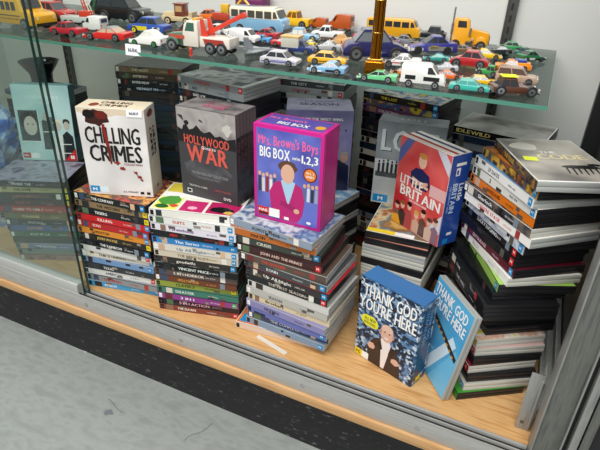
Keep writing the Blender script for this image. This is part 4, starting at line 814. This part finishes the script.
for s in (-1, 1):
    b.add([(-.030,s*.0145,.046),(-.010,s*.0145,.046),(-.012,s*.0145,.060),(-.030,s*.0145,.060)], [(0,1,2,3) if s < 0 else (3,2,1,0)], GLS)
b.add([(-.0012,-.011,.046),(-.0012,.011,.046),(-.0042,.011,.060),(-.0042,-.011,.060)], [(0,1,2,3)], GLS); b.build('windows', o)
for s in (-1, 1): b = MB(); b.tube((-.0415,s*.0125,.014), (-.0415,s*.0125,.086), .0018, CHROME); b.tube((-.0415,s*.0125,.030), (-.0415,s*.0125,.052), .003, CHROME); b.build('exhaust_stack', o)
b = MB(); b.tube((-.001,-.0165,.030), (-.001,-.0165,.046), .0026, CHROME); b.tube((.004,-.0165,.020), (.008,-.0165,.020), .005, CHROME); b.build('air_cleaner', o)
for x in (-.030, .026):
    for s in (-1, 1): link('wheel', wheel_mesh(.0105, .008, CHROME), o, (x, s*.0175-(.008 if s < 0 else 0)+(.0036 if s > 0 else -.0036), .0105))

# tow truck
c, n, a, L = base_rot((-.420,.178), (-.252,.186), 'L'); W = .046; c = c+n*W/2
o = thing('toy_tow_truck', 'white toy tow truck with red boom and green bonnet', 'toy truck', (c.x, c.y, SZ+.0003), a, GRP)
wt = paint('#e4ddd0'); gr = paint('#5f7a66'); rd = paint('#d8402a')
b = MB(); b.prism([(-.078,.014),(-.078,.034),(-.010,.034),(-.010,.014)], -.021, .021, wt, .0015); b.prism([(-.006,.012),(-.006,.062),(.018,.062),(.026,.054),(.030,.038),(.030,.012)], -.020, .020, wt, .0015)
b.prism([(.030,.012),(.030,.038),(.066,.034),(.070,.030),(.070,.012)], -.013, .013, gr, .0015)
for s in (-1, 1): b.prism([(.040,.014),(.044,.026),(.056,.030),(.068,.024),(.072,.014)], s*.018-.004, s*.018+.004, gr, .001)
b.box((.0705, -.018, .008), (.074, .018, .014), CHROME, .0005); b.box((-.10, -.004, .014), (-.078, .004, .020), CHROME)
for s in (-1, 1):
    yy = s*.0214; b.add([(-.070,yy,.019),(-.022,yy,.019),(-.018,yy,.030),(-.064,yy,.030)], [(0,1,2,3) if s < 0 else (3,2,1,0)], paint('#a8382a')); b.box((.026, s*.0206-.0004, .026), (.062, s*.0206+.0004, .033), paint('#c04a38'))
b.build('body', o)
b = MB()
for s in (-1, 1): b.add([(.002,s*.0204,.042),(.024,s*.0204,.042),(.018,s*.0204,.058),(.002,s*.0204,.058)], [(0,1,2,3) if s < 0 else (3,2,1,0)], pbr('green_window', srgb('#3f6654'), .15))
b.add([(.0296,-.016,.042),(.0296,.016,.042),(.0245,.016,.056),(.0245,-.016,.056)], [(0,1,2,3)], GLS); b.build('windows', o)
b = MB(); Mt = Matrix.Translation((-.018, 0, .038)) @ Matrix.Rotation(R(26), 4, 'Y')
b.box((-.090, -.004, -.004), (.010, .004, .004), rd, .001, Mt); b.box((-.096, -.006, -.006), (-.086, .006, .004), rd, .001, Mt)
b.prism([(-.026,.034),(-.012,.034),(-.010,.066),(-.016,.066)], -.016, -.012, rd); b.prism([(-.026,.034),(-.012,.034),(-.010,.066),(-.016,.066)], .012, .016, rd); b.tube((-.070,0,.034), (-.040,0,.052), .002, CHROME); b.build('boom', o)
b = MB(); b.box((.000, -.014, .0622), (.010, .014, .066), paint('#e8a02a'), .001); b.build('roof_beacon', o)
for x in (.056, -.034, -.060):
    for s in (-1, 1): link('wheel', wheel_mesh(.0125, .010, CHROME), o, (x, (.0135 if s > 0 else -.0235), .0125))

# hydrant
b = MB(); b.lathe([(.0040,0),(.0040,.001),(.0026,.002),(.0026,.010),(.0033,.0105),(.0033,.012),(.0022,.0145),(.0006,.016)], paint('#c9381f'), 14); b.tube((-.0042,0,.008), (.0042,0,.008), .0012, paint('#c9381f'))
tag(b.build('toy_hydrant', None, (-.331, .160, SZ+.0003)), 'tiny red toy hydrant standing before the tow truck', 'toy')

# grey jet
o = thing('toy_jet', 'grey toy fighter jet behind the silver saloon', 'toy plane', (-.222, .262, SZ+.0003), R(28), GRP)
gy = paint('#858a8e'); b = MB(); b.prism([(-.040,.006),(-.038,.012),(.012,.012),(.040,.007),(.042,.005),(-.036,.004)], -.006, .006, gy, .0015); b.build('fuselage', o)
b = MB(); b.add([(-.030,.005,.007),(.010,.005,.007),(-.022,.040,.007),(-.034,.040,.007),(-.030,.005,.009),(.010,.005,.009),(-.022,.040,.0082),(-.034,.040,.0082)], [(3,2,1,0),(4,5,6,7),(0,1,5,4),(1,2,6,5),(2,3,7,6),(3,0,4,7)], gy); b.build('wing', o)
b = MB(); b.add([(-.030,-.005,.007),(.010,-.005,.007),(-.022,-.040,.007),(-.034,-.040,.007),(-.030,-.005,.009),(.010,-.005,.009),(-.022,-.040,.0082),(-.034,-.040,.0082)], [(0,1,2,3),(7,6,5,4),(4,5,1,0),(5,6,2,1),(6,7,3,2),(7,4,0,3)], gy); b.build('wing', o)
for s in (-1, 1): b = MB(); b.prism([(-.038,.010),(-.020,.010),(-.032,.030),(-.042,.030)], s*.006-.0006, s*.006+.0006, gy); b.build('tail_fin', o)
b = MB(); b.lathe([(.0,0),(.003,0),(.0026,.003),(0,.0045)], GLS, 12, (.014,0,.0105)); b.build('canopy', o)
for x, y in ((.020,0), (-.018,.006), (-.018,-.006)): b = MB(); b.tube((x,y,0), (x,y,.006), .0012, DARK); b.build('landing_leg', o)

# grey trailer with lattice crane
o = thing('toy_trailer', 'pale grey toy flatbed trailer carrying a red lattice crane', 'toy truck', (-.800, .330, SZ+.0003), R(10), GRP)
b = MB(); b.box((-.042, -.017, .010), (.042, .017, .024), paint('#c9ccc8'), .001); b.build('body', o)
b = MB(); b.box((.010, -.012, .0242), (.040, .012, .038), rd, .001)
for s in (-1, 1): b.tube((.024, s*.005, .038), (.010, s*.005, .10), .0016, rd); b.tube((.040, s*.005, .030), (.018, s*.005, .10), .0014, wt)
for i in range(6): z = .045+.009*i; x = .0225-.0019*i; b.tube((x,-.005,z), (x+.008,.005,z+.004), .0009, rd)
b.build('crane', o); wheels(o, .084, .018, .008, (.18, .36, .8), CHROME)
# beige tractor wagon
o = thing('toy_wagon', 'beige toy steam wagon with brown cab behind rally car', 'toy truck', (-.615, .505, SZ+.0003), R(190), GRP)
b = MB(); b.box((-.045, -.017, .010), (.045, .017, .022), paint('#d6bf94'), .001); b.prism([(.006,.022),(.006,.034),(.040,.032),(.044,.022)], -.012, .012, paint('#dcc79c'), .001); b.box((-.045, -.017, .022), (-.036, .017, .034), paint('#d6bf94')); b.build('body', o)
b = MB(); b.box((-.020, -.016, .022), (.006, .016, .052), paint('#7a3f30'), .001); b.box((-.023, -.018, .052), (.009, .018, .055), paint('#9a5a44'), .0008)
for s in (-1, 1): b.add([(-.016,s*.0164,.034),(.002,s*.0164,.034),(.002,s*.0164,.048),(-.016,s*.0164,.048)], [(0,1,2,3) if s < 0 else (3,2,1,0)], paint('#c9a06a'))
b.build('cab', o); wheels(o, .09, .018, .0105, (.2, .8), paint('#c9b38a'))
# excavator
o = thing('toy_excavator', 'yellow and red toy excavator behind the tow truck', 'toy truck', (-.505, .560, SZ+.0003), R(8), GRP)
yl = paint('#dcae2c'); b = MB()
for s in (-1, 1): b.prism([(-.034,.002),(-.038,.008),(-.034,.014),(.034,.014),(.038,.008),(.034,.002)], s*.016-.006, s*.016+.006, RUB, .0015)
b.build('tracks', o)
b = MB(); b.box((-.030, -.018, .0145), (.020, .018, .034), paint('#b8422a'), .002); b.box((-.004, -.018, .034), (.018, .0, .056), yl, .002); b.build('body', o)
b = MB(); b.tube((.016,.008,.030), (.050,.008,.072), .004, yl); b.tube((.050,.008,.072), (.082,.008,.040), .0034, yl); b.prism([(.074,.030),(.090,.030),(.092,.042),(.078,.046)], .0, .016, yl, .001); b.build('digging_arm', o)
# yellow rope-like crane hose
o = MB(); pts = [(-.46+.012*i, .52+.004*i, SZ+.030+.020*math.sin(i*.7)) for i in range(1)]
# dark magenta carton at the back
o = MB(); o.box((-.045, -.02, 0), (.045, .02, .085), card('#6a2f5c'), .001); f = Face(o, (-.045, -.0201, 0), (1,0,0), (0,0,1)); f.rect(3, 60, 86, 76, ink('#8a4a78'), 1); ob = o.build('toy_carton', None, (-.472, .655, SZ+.0003)); tag(ob, 'dark magenta carton standing at the shelf back', 'box')

# ------------------------------------------------------------------ light: the shop's ceiling tubes, an unseen lamp added inside the cabinet, ambient light
w = bpy.data.worlds.new('shop_ambient'); scene.world = w; w.use_nodes = True
bg = w.node_tree.nodes['Background']; bg.inputs[0].default_value = (.95, .98, 1, 1); bg.inputs[1].default_value = .30
def area(loc, sx, sy, e, rot=(0,0,0), col=(1,.98,.95)):
    l = bpy.data.lights.new('overhead_light', 'AREA'); l.shape = 'RECTANGLE'; l.size = sx; l.size_y = sy; l.energy = e; l.color = col
    o = bpy.data.objects.new('overhead_light', l); COL.objects.link(o); o.location = loc; o.rotation_euler = rot
area((-.3, -1.0, 2.3), 2.4, .5, 54, (R(18), 0, 0)); area((.3, -2.6, 2.3), 2.4, .5, 52, (R(40), 0, 0)); area((-.4, .38, 1.22), 1.5, .06, 3.2)  # last one: unseen strip lamp added under the cabinet top, not a ceiling tube
scene.view_settings.view_transform = 'Standard'; scene.view_settings.look = 'None'; scene.view_settings.exposure = .0; scene.view_settings.gamma = 1; scene.view_settings.use_curve_mapping = False
scene.cycles.use_denoising = True; scene.cycles.max_bounces = 8; scene.cycles.transparent_max_bounces = 16; scene.cycles.sample_clamp_indirect = 4
